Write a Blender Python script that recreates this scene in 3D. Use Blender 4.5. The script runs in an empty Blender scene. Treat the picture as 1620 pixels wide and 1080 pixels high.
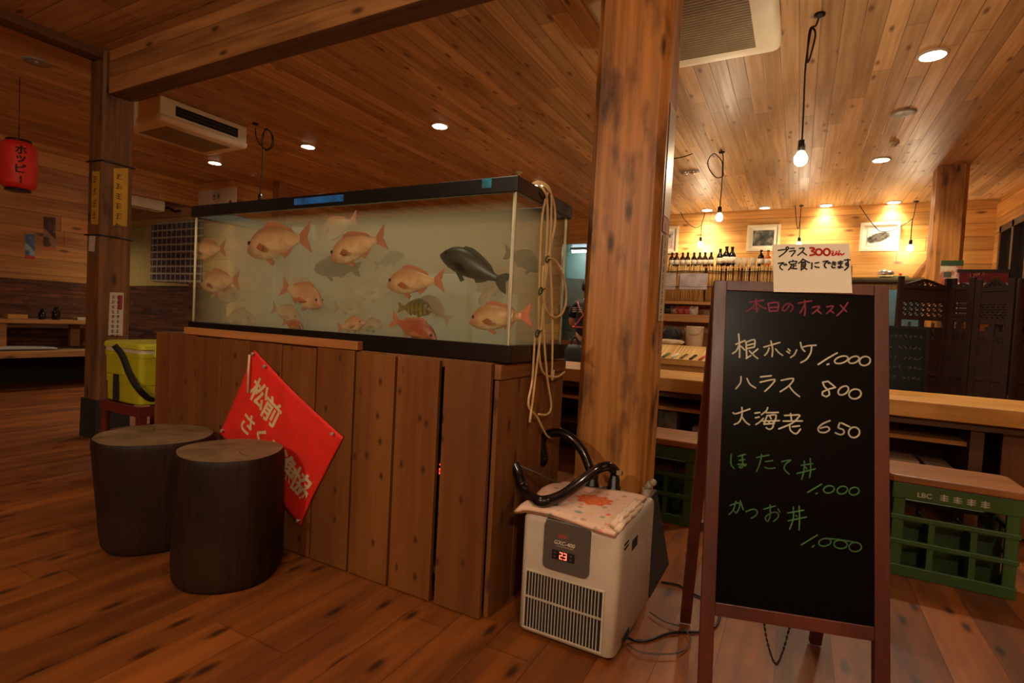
import bpy, bmesh, math, random
from mathutils import Vector, Matrix
random.seed(7)
S = bpy.context.scene
COL = S.collection
V = Vector
# ------------------------------------------------------------------ camera, world, exposure
FPX, YAW, PIT, ROL, CAMH = 842.3, math.radians(28.194), math.radians(-2.15), math.radians(2.97), 1.05
_cy, _sy = math.cos(YAW), math.sin(YAW)
FW = V((-_sy*math.cos(PIT), _cy*math.cos(PIT), math.sin(PIT)))
_r0 = V((_cy, _sy, 0)); _u0 = _r0.cross(FW)
RT = _r0*math.cos(ROL) + _u0*math.sin(ROL)
UP = -_r0*math.sin(ROL) + _u0*math.cos(ROL)
CAM = V((0, 0, CAMH))
cd = bpy.data.cameras.new('camera'); co = bpy.data.objects.new('camera', cd); COL.objects.link(co)
cd.sensor_width = 36.0; cd.lens = FPX/1620*36.0; cd.clip_start = 0.02
co.matrix_world = Matrix(((RT.x, UP.x, -FW.x, CAM.x), (RT.y, UP.y, -FW.y, CAM.y), (RT.z, UP.z, -FW.z, CAM.z), (0, 0, 0, 1)))
S.camera = co
w = bpy.data.worlds.new('world'); S.world = w; w.use_nodes = True
w.node_tree.nodes['Background'].inputs[0].default_value = (1.0, 0.75, 0.5, 1); w.node_tree.nodes['Background'].inputs[1].default_value = 0.0
S.view_settings.view_transform = 'Standard'; S.view_settings.look = 'None'
S.view_settings.exposure = 1.0; S.view_settings.gamma = 1.0; S.view_settings.use_curve_mapping = False
S.cycles.use_denoising = True
S.cycles.max_bounces = 10; S.cycles.diffuse_bounces = 5; S.cycles.glossy_bounces = 4; S.cycles.transmission_bounces = 6
S.cycles.transparent_max_bounces = 16; S.cycles.volume_bounces = 3
S.cycles.sample_clamp_indirect = 4.0
S.cycles.caustics_reflective = False; S.cycles.caustics_refractive = False
DOWN_L, SPOT_W, FRONT_FILL_W, BULB_L, TUBE_L = 25.0, 90.0, 16.0, 150.0, 14.0   # glow of the lamps; watts of the downlight beams and added front fill
LAMP_COL = (1.0, 0.82, 0.58)

def ray(px, py):
    return FW + RT*((px-810)/FPX) - UP*((py-540)/FPX)
def at(px, py, ax, val):
    """the point of the plane  axis = val  that the photograph shows at a pixel"""
    d = ray(px, py); i = 'xyz'.index(ax)
    return CAM + d*((val-CAM[i])/d[i])
def zat(px, py, X, Y):
    d = ray(px, py); return CAMH + d.z*math.hypot(X, Y)/math.hypot(d.x, d.y)

# ------------------------------------------------------------------ materials
def lin(h):
    h = h.lstrip('#'); c = [int(h[i:i+2], 16)/255 for i in (0, 2, 4)]
    return tuple(x/12.92 if x <= 0.04045 else ((x+0.055)/1.055)**2.4 for x in c) + (1.0,)
class NT:
    def __init__(s, name):
        s.m = bpy.data.materials.new(name); s.m.use_nodes = True; s.t = s.m.node_tree
        s.b = s.t.nodes['Principled BSDF']; s.out = s.t.nodes['Material Output']
    def n(s, typ, **kw):
        nd = s.t.nodes.new(typ)
        for k, v in kw.items(): setattr(nd, k, v)
        return nd
    def link(s, a, b): s.t.links.new(a, b)
    def val(s, sock, v):
        if hasattr(v, 'is_linked'): s.link(v, sock)
        else: sock.default_value = v
    def math(s, op, a, b=0.0, c=None, clamp=False):
        nd = s.n('ShaderNodeMath', operation=op, use_clamp=clamp)
        s.val(nd.inputs[0], a); s.val(nd.inputs[1], b)
        if c is not None: s.val(nd.inputs[2], c)
        return nd.outputs[0]
    def comb(s, x, y, z):
        nd = s.n('ShaderNodeCombineXYZ')
        for i, v in enumerate((x, y, z)): s.val(nd.inputs[i], v)
        return nd.outputs[0]
    def coords(s):
        tc = s.n('ShaderNodeTexCoord'); sp = s.n('ShaderNodeSeparateXYZ'); s.link(tc.outputs['Object'], sp.inputs[0])
        return tc.outputs['Object'], dict(x=sp.outputs[0], y=sp.outputs[1], z=sp.outputs[2])
    def noise(s, vec, scale=1.0, detail=3.0, rough=0.5):
        nd = s.n('ShaderNodeTexNoise'); s.link(vec, nd.inputs['Vector'])
        nd.inputs['Scale'].default_value = scale; nd.inputs['Detail'].default_value = detail; nd.inputs['Roughness'].default_value = rough
        return nd.outputs['Fac']
    def voro(s, vec, scale=1.0):
        nd = s.n('ShaderNodeTexVoronoi'); s.link(vec, nd.inputs['Vector']); nd.inputs['Scale'].default_value = scale
        return nd
    def white(s, x):
        nd = s.n('ShaderNodeTexWhiteNoise', noise_dimensions='1D'); s.val(nd.inputs['W'], x); return nd.outputs['Value']
    def ramp(s, f, stops):
        nd = s.n('ShaderNodeValToRGB'); s.val(nd.inputs[0], f); e = nd.color_ramp.elements
        while len(e) < len(stops): e.new(0.5)
        for k, (p, c) in enumerate(stops): e[k].position = p; e[k].color = c
        return nd.outputs[0]
    def mix(s, f, a, b, mode='MIX'):
        nd = s.n('ShaderNodeMix', data_type='RGBA', blend_type=mode)
        s.val(nd.inputs[0], f); s.val(nd.inputs[6], a); s.val(nd.inputs[7], b); return nd.outputs[2]
    def mapr(s, v, a, b, c=0.0, d=1.0):
        nd = s.n('ShaderNodeMapRange'); s.val(nd.inputs[0], v)
        for i, q in enumerate((a, b, c, d)): nd.inputs[i+1].default_value = q
        return nd.outputs[0]
    def bump(s, h, strength=0.3, dist=0.01):
        nd = s.n('ShaderNodeBump'); s.link(h, nd.inputs['Height']); nd.inputs['Strength'].default_value = strength; nd.inputs['Distance'].default_value = dist
        s.link(nd.outputs[0], s.b.inputs['Normal'])
    def base(s, c): s.val(s.b.inputs['Base Color'], c)
    def rough(s, r): s.val(s.b.inputs['Roughness'], r)

MATS = {}
def plain(name, col, rough=0.5, metal=0.0, spec=0.5, emit=None, es=0.0, var=0.06, trans=0.0, alpha=1.0):
    if name in MATS: return MATS[name]
    t = NT(name); c = lin(col) if isinstance(col, str) else tuple(col)+(1.0,)
    if var > 0 and emit is None:
        vec, q = t.coords(); f = t.noise(vec, 9.0, 4.0, 0.6)
        c2 = tuple(max(0, x*(1-var*2.2)) for x in c[:3])+(1.0,); c3 = tuple(min(1, x*(1+var)) for x in c[:3])+(1.0,)
        t.base(t.ramp(f, [(0.3, c2), (0.7, c3)]))
    else: t.base(c)
    t.rough(rough); t.b.inputs['Metallic'].default_value = metal; t.b.inputs['Specular IOR Level'].default_value = spec
    if emit is not None:
        t.b.inputs['Emission Color'].default_value = tuple(emit)+(1.0,); t.b.inputs['Emission Strength'].default_value = es
    if trans: t.b.inputs['Transmission Weight'].default_value = trans
    if alpha < 1: t.b.inputs['Alpha'].default_value = alpha
    MATS[name] = t.m; return t.m

def wood(name, light, mid, dark, along, across, plank=0.0, length=0.0, rough=0.55, groove=0.004, knots=0.5, knotscale=5.0,
         grain=26.0, tone=0.35, scorch=0.0, offs=0.0, bumps=0.25, third=None, knotstretch=0.35):
    if name in MATS: return MATS[name]
    t = NT(name); vec, q = t.coords()
    third = third or [a for a in 'xyz' if a not in (along, across)][0]
    u, v, w3 = q[along], t.math('ADD', q[across], offs), q[third]
    if plank > 0:
        pi = t.math('FLOOR', t.math('DIVIDE', v, plank)); rnd = t.white(pi)
        fr = t.math('FRACT', t.math('DIVIDE', v, plank))
        u2 = t.math('ADD', u, t.math('MULTIPLY', rnd, 17.0))
        edge = t.math('MULTIPLY', t.math('MINIMUM', fr, t.math('SUBTRACT', 1.0, fr)), plank)
        g = t.mapr(edge, groove*0.3, groove, 0.0, 1.0)
        if length > 0:
            seg = t.math('FLOOR', t.math('DIVIDE', u2, length)); rnd = t.white(t.math('ADD', t.math('MULTIPLY', seg, 3.7), t.math('MULTIPLY', pi, 1.31)))
            fu = t.math('FRACT', t.math('DIVIDE', u2, length))
            eu = t.math('MULTIPLY', t.math('MINIMUM', fu, t.math('SUBTRACT', 1.0, fu)), length)
            g = t.math('MULTIPLY', g, t.mapr(eu, groove*0.3, groove, 0.0, 1.0))
    else:
        rnd = None; u2 = u; g = None
    gv = t.comb(t.math('MULTIPLY', u2, 1.3), t.math('MULTIPLY', v, grain), t.math('MULTIPLY', w3, grain))
    f1 = t.noise(gv, 1.0, 5.0, 0.6)
    f2 = t.noise(t.comb(t.math('MULTIPLY', u2, 0.9), t.math('MULTIPLY', v, 5.0), t.math('MULTIPLY', w3, 5.0)), 1.0, 3.0, 0.5)
    f = t.math('ADD', t.math('MULTIPLY', f1, 0.55), t.math('MULTIPLY', f2, 0.45))
    col = t.ramp(f, [(0.38, lin(mid)), (0.60, lin(light))])
    if rnd is not None:
        k = t.mapr(rnd, 0.0, 1.0, 1.0-tone, 1.0+tone*0.35)
        col = t.mix(1.0, col, t.comb(k, k, k), 'MULTIPLY')
    if knots > 0:
        vo = t.voro(t.comb(t.math('MULTIPLY', u2, knotscale*knotstretch), t.math('MULTIPLY', t.math('ADD', v, w3), knotscale), 0.0)); vo.voronoi_dimensions = '2D'
        vo.inputs['Randomness'].default_value = 1.0
        pick = t.math('LESS_THAN', t.math('FRACT', t.math('MULTIPLY', vo.outputs['Color'], 1.0)), knots)
        kk = t.math('MULTIPLY', t.mapr(vo.outputs['Distance'], 0.04, 0.13, 1.0, 0.0), pick)
        col = t.mix(t.math('MULTIPLY', kk, 0.85), col, lin(dark))
    if scorch > 0:
        sc = t.noise(t.comb(t.math('MULTIPLY', u2, 3.2), t.math('MULTIPLY', v, 9.0), t.math('MULTIPLY', w3, 9.0)), 1.0, 4.0, 0.55)
        col = t.mix(t.math('MULTIPLY', t.mapr(sc, 0.52, 0.70), scorch), col, lin(dark))
    if g is not None:
        col = t.mix(t.math('MULTIPLY', t.math('SUBTRACT', 1.0, g), 0.75), col, lin(dark))
    t.base(col); t.rough(t.mapr(f1, 0.3, 0.7, rough+0.08, rough-0.06)); t.b.inputs['Specular IOR Level'].default_value = 0.45
    h = t.math('MULTIPLY', f1, 0.25)
    if g is not None: h = t.math('ADD', h, g)
    t.bump(h, bumps, 0.006)
    MATS[name] = t.m; return t.m

def lamp_mat(name, col, strength):
    return plain(name, (1, 1, 1), 0.4, emit=col, es=strength)

# ------------------------------------------------------------------ mesh builder
class MB:
    def __init__(s): s.v = []; s.f = []; s.sm = []
    def add(s, vs, fs, smooth=False):
        o = len(s.v); s.v += [V(x) for x in vs]; s.f += [tuple(o+i for i in f) for f in fs]; s.sm += [smooth]*len(fs); return s
    def box(s, a, b):
        x0, y0, z0 = [min(p, q) for p, q in zip(a, b)]; x1, y1, z1 = [max(p, q) for p, q in zip(a, b)]
        return s.add([(x0,y0,z0),(x1,y0,z0),(x1,y1,z0),(x0,y1,z0),(x0,y0,z1),(x1,y0,z1),(x1,y1,z1),(x0,y1,z1)],
              [(0,3,2,1),(4,5,6,7),(0,1,5,4),(1,2,6,5),(2,3,7,6),(3,0,4,7)])
    def hexa(s, p):   # 8 points: bottom ring then top ring
        return s.add(p, [(0,3,2,1),(4,5,6,7),(0,1,5,4),(1,2,6,5),(2,3,7,6),(3,0,4,7)])
    def bar(s, p, q, wx, wy, up=(0,0,1)):   # box of section wx*wy along p-q
        p, q = V(p), V(q); d = (q-p).normalized(); a = d.cross(V(up))
        if a.length < 1e-4: a = d.cross(V((1,0,0)))
        a.normalize(); b = a.cross(d).normalized(); a = a*wx/2; b = b*wy/2
        return s.hexa([p-a-b, p+a-b, p+a+b, p-a+b, q-a-b, q+a-b, q+a+b, q-a+b])
    def tube(s, pts, r, seg=8, closed=False, caps=True):
        pts = [V(p) for p in pts]; n = len(pts); rs = r if isinstance(r, (list, tuple)) else [r]*n
        t0 = (pts[1]-pts[0]).normalized(); a = t0.orthogonal().normalized(); vs = []
        for i in range(n):
            if closed: t = (pts[(i+1)%n]-pts[i-1])
            else: t = pts[min(i+1, n-1)]-pts[max(i-1, 0)]
            t.normalize(); a = (a - t*a.dot(t)); a = a.normalized() if a.length > 1e-6 else t.orthogonal().normalized()
            b = t.cross(a)
            for k in range(seg):
                th = 2*math.pi*k/seg; vs.append(pts[i]+(a*math.cos(th)+b*math.sin(th))*rs[i])
        fs = []
        for i in range(n if closed else n-1):
            j = (i+1) % n
            for k in range(seg): fs.append((i*seg+k, i*seg+(k+1)%seg, j*seg+(k+1)%seg, j*seg+k))
        if caps and not closed: fs += [tuple(range(seg))[::-1], tuple((n-1)*seg+k for k in range(seg))]
        return s.add(vs, fs, True)
    def cyl(s, p, q, r, seg=20, r2=None): 
        s.tube([p, q], [r, r if r2 is None else r2], seg); 
        for i in (1, 2): s.sm[-i] = False
        return s
    def lathe(s, prof, c=(0,0,0), seg=24, smooth=True, axis='z', sx=1.0, sy=1.0):
        c = V(c); vs = []; fs = []
        for r, z in prof:
            for k in range(seg):
                th = 2*math.pi*k/seg; x, y = r*math.cos(th)*sx, r*math.sin(th)*sy
                vs.append(c + (V((x, y, z)) if axis == 'z' else V((z, x, y)) if axis == 'x' else V((x, z, y))))
        n = len(prof)
        for i in range(n-1):
            for k in range(seg): fs.append((i*seg+k, i*seg+(k+1)%seg, (i+1)*seg+(k+1)%seg, (i+1)*seg+k))
        fs += [tuple(range(seg))[::-1], tuple((n-1)*seg+k for k in range(seg))]
        return s.add(vs, fs, smooth)
    def prism(s, pts, d):   # polygon extruded by vector d
        pts = [V(p) for p in pts]; d = V(d); n = len(pts)
        return s.add(pts+[p+d for p in pts], [tuple(range(n))[::-1], tuple(range(n, 2*n))]+[(i, (i+1)%n, n+(i+1)%n, n+i) for i in range(n)])
    def grid(s, fn, nu, nv, smooth=True):
        vs = [fn(i/nu, j/nv) for j in range(nv+1) for i in range(nu+1)]
        return s.add(vs, [(j*(nu+1)+i, j*(nu+1)+i+1, (j+1)*(nu+1)+i+1, (j+1)*(nu+1)+i) for j in range(nv) for i in range(nu)], smooth)
    def ribbon(s, pts, wd, nrm):   # flat painted stroke on a plane of normal nrm
        pts = [V(p) for p in pts]; nrm = V(nrm).normalized(); a0 = nrm.orthogonal().normalized(); b0 = nrm.cross(a0)
        for i, p in enumerate(pts):
            s.add([p+(a0*math.cos(k*math.pi/4)+b0*math.sin(k*math.pi/4))*wd/2 for k in range(8)], [tuple(range(8))])
            if i:
                q = pts[i-1]; t = (p-q)
                if t.length < 1e-6: continue
                a = nrm.cross(t).normalized()*wd/2; s.add([q-a, p-a, p+a, q+a], [(0,1,2,3)])
        return s
    def build(s, name, mat, parent=None, origin=None, bevel=0.0, bseg=2, solid=0.0, subsurf=0, smooth=None):
        if origin is None: origin = ORG.get(parent.name, V((0,0,0))) if parent else V((0,0,0))
        origin = V(origin)
        me = bpy.data.meshes.new(name); me.from_pydata([tuple(v-origin) for v in s.v], [], s.f)
        sm = s.sm if smooth is None else [smooth]*len(s.f)
        me.polygons.foreach_set('use_smooth', sm); me.materials.append(mat)
        bm = bmesh.new(); bm.from_mesh(me)
        if not getattr(s, 'flat', False): bmesh.ops.recalc_face_normals(bm, faces=bm.faces)
        bm.to_mesh(me); bm.free(); me.update()
        o = bpy.data.objects.new(name, me); COL.objects.link(o); ORG[o.name] = origin
        if parent is not None: o.parent = parent; o.location = origin - ORG.get(parent.name, V((0,0,0)))
        else: o.location = origin
        if solid: md = o.modifiers.new('thickness', 'SOLIDIFY'); md.thickness = solid; md.offset = 0
        if bevel: md = o.modifiers.new('edges', 'BEVEL'); md.width = bevel; md.segments = bseg; md.limit_method = 'ANGLE'; md.angle_limit = math.radians(40)
        if subsurf: md = o.modifiers.new('sub', 'SUBSURF'); md.levels = subsurf; md.render_levels = subsurf
        return o
ORG = {}
def tag(o, label, cat, group=None, kind=None):
    if label: o['label'] = label
    if cat: o['category'] = cat
    if group: o['group'] = group
    if kind: o['kind'] = kind
    return o
def thing(name, label, cat, loc=(0,0,0), group=None):
    o = bpy.data.objects.new(name, None); o.empty_display_size = 0.05; COL.objects.link(o); o.location = loc; ORG[o.name] = V(loc)
    return tag(o, label, cat, group)
def struct(o): o['kind'] = 'structure'; return o
def dup(root, loc, rot=(0,0,0), scale=1.0, label=None):
    r = root.copy(); COL.objects.link(r); r.location = loc; r.rotation_euler = rot
    r.scale = (scale,)*3 if isinstance(scale, (int, float)) else scale
    ORG[r.name] = V(loc)
    if label: r['label'] = label
    for ch in list(root.children):
        c = ch.copy(); COL.objects.link(c); c.parent = r
        for g in list(ch.children):
            d = g.copy(); COL.objects.link(d); d.parent = c
    return r
def smooth_path(pts, n=6):
    pts = [V(p) for p in pts]; out = []
    for i in range(len(pts)-1):
        p0, p1, p2, p3 = pts[max(i-1, 0)], pts[i], pts[i+1], pts[min(i+2, len(pts)-1)]
        for k in range(n):
            t = k/n
            out.append(0.5*((2*p1)+(p2-p0)*t+(2*p0-5*p1+4*p2-p3)*t*t+(3*p1-p0-3*p2+p3)*t**3))
    return out+[pts[-1]]
def text_mb(s, O, X, Y, size, bold=0.0, italic=0.0, align='LEFT'):
    """glyph outlines of the built-in font, laid on the plane O + X*u + Y*v"""
    cu = bpy.data.curves.new('glyphs', 'FONT'); cu.body = s; cu.size = size; cu.offset = bold*size; cu.shear = italic; cu.align_x = align
    cu.resolution_u = 3
    ob = bpy.data.objects.new('glyphs', cu); COL.objects.link(ob)
    dg = bpy.context.evaluated_depsgraph_get(); me = bpy.data.meshes.new_from_object(ob.evaluated_get(dg))
    O, X, Y = V(O), V(X), V(Y); mb = MB(); mb.flat = True
    mb.add([O+X*v.co.x+Y*v.co.y for v in me.vertices], [tuple(p.vertices) for p in me.polygons])
    bpy.data.objects.remove(ob); bpy.data.curves.remove(cu); bpy.data.meshes.remove(me)
    return mb
def join(*ms):
    m = MB(); m.flat = any(getattr(q, 'flat', False) for q in ms)
    for q in ms: m.add(q.v, q.f); 
    return m

# ------------------------------------------------------------------ setting
ZC, ZF = 2.93, 2.885
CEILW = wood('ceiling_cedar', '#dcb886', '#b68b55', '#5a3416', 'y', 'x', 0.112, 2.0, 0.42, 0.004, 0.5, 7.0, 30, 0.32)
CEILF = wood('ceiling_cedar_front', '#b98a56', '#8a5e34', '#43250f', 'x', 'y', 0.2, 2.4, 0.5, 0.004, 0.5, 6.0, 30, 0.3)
WALLX = wood('wall_cedar_side', '#c68d45', '#9a632b', '#4a2a0e', 'y', 'z', 0.19, 3.0, 0.45, 0.005, 0.45, 5.0, 26, 0.3)
WALLY = wood('wall_cedar_back', '#dda65c', '#bb8040', '#6a3c18', 'x', 'z', 0.175, 3.0, 0.45, 0.005, 0.5, 5.0, 26, 0.28)
FLOORW = wood('floor_boards', '#8a4c1c', '#5a2e10', '#220e06', 'y', 'x', 0.165, 1.8, 0.40, 0.002, 0.8, 6.5, 12, 0.30, scorch=0.35, bumps=0.08)
BEAMW = wood('beam_wood', '#b07c48', '#80542a', '#3a1f0e', 'x', 'z', 0.118, 0, 0.55, 0.003, knots=0.4, knotscale=6, tone=0.2, scorch=0.2)
BEAMY = wood('beam_wood_dark', '#5e3a1e', '#3c2412', '#1c0f07', 'y', 'z', 0, 0, 0.6, knots=0.3, knotscale=4, scorch=0.3)
POSTW = wood('scorched_post', '#b87a3a', '#7a4a1c', '#261005', 'z', 'x', 0, 0, 0.42, knots=0.6, knotscale=6.0, scorch=0.85, grain=34)
POSTL = wood('old_post', '#7c5228', '#4e3016', '#221208', 'z', 'x', 0, 0, 0.6, knots=0.5, knotscale=5.0, scorch=0.6, grain=30)
DARKB = plain('black_shoe', '#14130f', 0.6)

fl = MB(); fl.add([(-13,-3.2,0),(2.3,-3.2,0),(2.3,11.6,0),(-13,11.6,0)], [(0,1,2,3)])
struct(fl.build('floor', FLOORW))
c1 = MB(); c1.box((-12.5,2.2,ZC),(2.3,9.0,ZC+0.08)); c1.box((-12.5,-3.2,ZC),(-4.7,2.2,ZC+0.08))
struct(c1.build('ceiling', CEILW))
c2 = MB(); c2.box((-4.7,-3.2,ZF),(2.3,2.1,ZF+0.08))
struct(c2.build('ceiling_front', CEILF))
XL = -8.35
wl = MB(); wl.box((XL-0.1,-3.2,0),(XL,3.62,ZC)); wl.box((XL-0.1,3.62,2.565),(XL,5.0,ZC))
struct(wl.build('wall_left', WALLX))
wl2 = MB(); wl2.box((-12.4,5.0,0),(-7.55,5.1,ZC)); struct(wl2.build('wall_alcove', WALLY))
wl3 = MB(); wl3.box((-7.65,5.1,0),(-7.55,9.0,ZC)); struct(wl3.build('wall_left_rear', WALLX))
wl4 = MB(); wl4.box((-12.5,-3.2,0),(-12.4,5.1,ZC)); struct(wl4.build('wall_alcove_end', WALLX))
YB = 8.9
wb = MB()
for x0, x1, z0, z1 in ((-7.6,-3.85,0,ZC),(-3.85,-3.38,2.5,ZC),(-3.38,0.55,0,ZC),(0.55,1.5,0,1.0),(0.55,1.5,1.82,ZC),(1.5,2.2,0,ZC)):
    wb.box((x0,YB,z0),(x1,YB+0.1,z1))
struct(wb.build('wall_back', WALLY))
XR = 2.12
wr = MB()
wr.box((XR,-3.2,0),(XR+0.1,7.2,ZC)); wr.box((XR,7.2,2.52),(XR+0.1,8.6,ZC)); wr.box((XR,8.6,0),(XR+0.1,9.0,ZC)); wr.box((XR,7.2,0),(XR+0.1,8.6,0.4))
struct(wr.build('wall_right', WALLX))
wf = MB(); wf.box((-12.5,-3.3,0),(2.3,-3.2,3.0)); struct(wf.build('wall_front', WALLY))
# wainscot of rough bark boards
BARK = wood('wainscot_bark', '#74401e', '#43200d', '#180a04', 'y', 'z', 0.05, 0.5, 0.8, 0.004, 0.7, 14, 14, 0.5, scorch=0.8)
BARKX = wood('wainscot_bark_back', '#74401e', '#43200d', '#180a04', 'x', 'z', 0.05, 0.5, 0.8, 0.004, 0.7, 14, 14, 0.5, scorch=0.8)
t_ = MB(); t_.box((XL,-3.2,0.3),(XL+0.025,3.62,1.26)); struct(t_.build('trim_1', BARK))
t_ = MB(); t_.box((-12.4,4.97,0.0),(-7.56,5.0,1.33)); struct(t_.build('trim_2', BARKX))
# right wall window with dark timber frame
DKW = plain('dark_timber', '#3a2413', 0.5, var=0.15)
wn = MB()
for y in (7.2, 7.62, 8.1, 8.54): wn.box((XR-0.03,y,0.4),(XR+0.07,y+0.07,2.52))
wn.box((XR-0.03,7.2,2.44),(XR+0.07,8.6,2.52)); wn.box((XR-0.03,7.2,0.4),(XR+0.07,8.6,0.5))
wo = struct(wn.build('window_1', DKW))
pn = MB(); pn.box((XR+0.03,7.2,0.4),(XR+0.04,8.6,2.5)); pn.build('pane', plain('night_pane', '#1a1712', 0.15), wo)

# timber frame
o = MB().box((-4.6,2.07,2.575),(2.12,2.22,ZC+0.05)).build('ceiling_beam', BEAMW, origin=(0,2.1,2.575), bevel=0.008)
tag(o, 'broad cedar ceiling beam running from the weathered post over the fish tank', 'beam')
o = MB().box((-4.78,-3.2,2.83),(-4.64,2.05,ZC)).build('ceiling_beam', BEAMY, origin=(-4.7,0,2.83), bevel=0.006)
tag(o, 'narrow dark ceiling beam running into the top of the weathered post', 'beam')
def post(x0, y0, x1, y1, ch, mat, label, shoe, bottom=0.0, top=ZC):
    pts = [(x0+ch,y0),(x1-ch,y0),(x1,y0+ch),(x1,y1-ch),(x1-ch,y1),(x0+ch,y1),(x0,y1-ch),(x0,y0+ch)]
    r = thing('timber_post', label, 'post', ((x0+x1)/2, (y0+y1)/2, 0))
    MB().prism([(x, y, 0.02) for x, y in pts], (0,0,top-0.02)).build('shaft', mat, r)
    if shoe:
        sx0, sy0, sx1, sy1, h, fl_ = shoe
        MB().hexa([(sx0-fl_,sy0-fl_,0),(sx1+fl_,sy0-fl_,0),(sx1+fl_,sy1+fl_,0),(sx0-fl_,sy1+fl_,0),(sx0,sy0,h),(sx1,sy0,h),(sx1,sy1,h),(sx0,sy1,h)]).build('post_shoe', DARKB, r)
    return r
post(-4.83,2.05,-4.62,2.26,0.015,POSTL,'weathered timber post hung with yellow paper strips, black metal foot',(-4.84,2.04,-4.61,2.27,0.295,0.004))
post(-0.825,2.15,-0.515,2.36,0.03,POSTW,'scorched timber post between the fish tank and the chalkboard, behind the chiller',(-0.835,2.14,-0.505,2.37,0.34,0.06))
post(1.19,7.1,1.46,7.4,0.04,POSTW,'far timber post behind the carved screen, hung with a food poster',None)

exec_later = []
# ------------------------------------------------------------------ tank stand, aquarium
SLAT = wood('stand_slats', '#d38a3e', '#ab6426', '#37190a', 'z', 'x', 0.21, 0, 0.5, 0.0, 0.6, 10.0, 22, 0.25, bumps=0.12, knotstretch=0.6)
SLATY = wood('stand_slats_end', '#dc9a52', '#b87434', '#3f1e0c', 'z', 'y', 0.19, 0, 0.5, 0.0, 0.7, 9.0, 22, 0.25, bumps=0.12)
RAILW = wood('stand_rail', '#7d4f28', '#58351a', '#27130a', 'y', 'z', 0, 0, 0.55, knots=0.3)
BATW = wood('batten_wood', '#a9703f', '#855128', '#3f210f', 'x', 'z', 0, 0, 0.5, knots=0.2)
st = thing('aquarium_stand', 'tall wooden stand of upright cedar boards under the fish tank', 'stand', (-1.93,1.87,0))
xs = [-2.96,-2.816,-2.606,-2.406,-2.197,-1.979,-1.764,-1.545,-1.334,-1.116,-0.919]
gaps = [0.003,0.003,0.004,0.005,0.006,0.008,0.010,0.011,0.022,0.0]
m = MB()
for i in range(10):
    tp = 0.897+0.004*math.sin(i*2.3)
    m.box((xs[i]+0.0015,1.575,0.004),(xs[i+1]-gaps[i],1.594,tp))
m.box((-2.97,1.594,0.004),(-2.952,2.14,0.89))
m.build('front_boards', SLAT, st, bevel=0.0025)
m = MB()
for y0, y1 in ((1.600,1.765),(1.772,1.962),(1.967,2.072),(2.080,2.175)): m.box((-0.918,y0,0.004),(-0.9,y1,0.842))
m.build('end_boards', SLATY, st, bevel=0.002)
m = MB().box((-0.922,1.597,0.845),(-0.893,2.18,0.898)); m.build('end_rail', RAILW, st, bevel=0.003)
m = MB().box((-2.95,1.597,0.872),(-0.925,2.17,0.902)); m.build('top_board', RAILW, st)
m = MB()
for x in (-2.9,-2.3,-1.62,-1.02): 
    for y in (1.64,2.10): m.box((x-0.03,y-0.03,0),(x+0.03,y+0.03,0.87))
m.box((-2.93,2.14,0.0),(-0.925,2.165,0.87)); m.box((-2.95,1.6,0.10),(-0.925,2.13,0.13))
m.build('inner_frame', plain('stand_inside', '#3a2213', 0.7), st)
r = thing('temperature_controller', 'small controller with red glowing digits seen through the gap in the stand boards', 'controller', (-1.18,1.70,0.13))
MB().box((-1.23,1.69,0.13),(-1.13,1.76,0.50)).build('case', plain('controller_case', '#2b2724', 0.5), r, bevel=0.004)
RED7 = lamp_mat('red_led', (1.0,0.02,0.012), 1.1)
SEG = dict(zip('0123456789', ('abcdef','bc','abged','abgcd','fgbc','afgcd','afgedc','abc','abcdefg','abcdfg')))
def seven(sx, O, X, Y, h, gap=0.62):
    O, X, Y = V(O), V(X), V(Y); mb = MB(); mb.flat = True; n = X.cross(Y)
    for k, ch in enumerate(sx):
        b = O + X*(k*h*gap*1.0); wd = h*0.42
        P = dict(a=((0,h),(wd,h)), b=((wd,h),(wd,h/2)), c=((wd,h/2),(wd,0)), d=((0,0),(wd,0)), e=((0,h/2),(0,0)), f=((0,h),(0,h/2)), g=((0,h/2),(wd,h/2)))
        for s_ in SEG[ch]:
            (x0,y0),(x1,y1) = P[s_]; mb.ribbon([b+X*x0+Y*y0, b+X*x1+Y*y1], h*0.15, n)
    return mb
seven('29', (-1.195,1.688,0.445), (1,0,0), (0,0,1), 0.035, 0.8).build('digits', RED7, r)
o = MB().box((-2.715,1.574,0.903),(-1.54,1.607,0.938)).build('wooden_batten', BATW, origin=(-2.1,1.6,0.91), bevel=0.003)
tag(o, 'long wooden batten lying along the front foot of the fish tank', 'batten')

TX0, TX1, TY0, TY1, TZ0, TZ1 = -2.735, -0.878, 1.615, 2.10, 0.905, 1.548
gl = NT('aquarium_glass'); tr = gl.n('ShaderNodeBsdfTransparent'); tr.inputs[0].default_value = (0.93,0.96,0.92,1)
gg = gl.n('ShaderNodeBsdfGlossy'); gg.inputs['Roughness'].default_value = 0.03
fr = gl.n('ShaderNodeFresnel'); fr.inputs[0].default_value = 1.33
mx = gl.n('ShaderNodeMixShader'); geo = gl.n('ShaderNodeNewGeometry'); gl.link(gl.math('MULTIPLY', gl.math('MULTIPLY', fr.outputs[0], 0.7), gl.math('SUBTRACT', 1.0, geo.outputs['Backfacing'])), mx.inputs[0]); gl.link(tr.outputs[0], mx.inputs[1]); gl.link(gg.outputs[0], mx.inputs[2])
gl.link(mx.outputs[0], gl.out.inputs['Surface']); GLASS = gl.m
wt = NT('murky_water'); tr = wt.n('ShaderNodeBsdfTransparent'); tr.inputs[0].default_value = (1,1,1,1); wt.link(tr.outputs[0], wt.out.inputs['Surface'])
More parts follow.
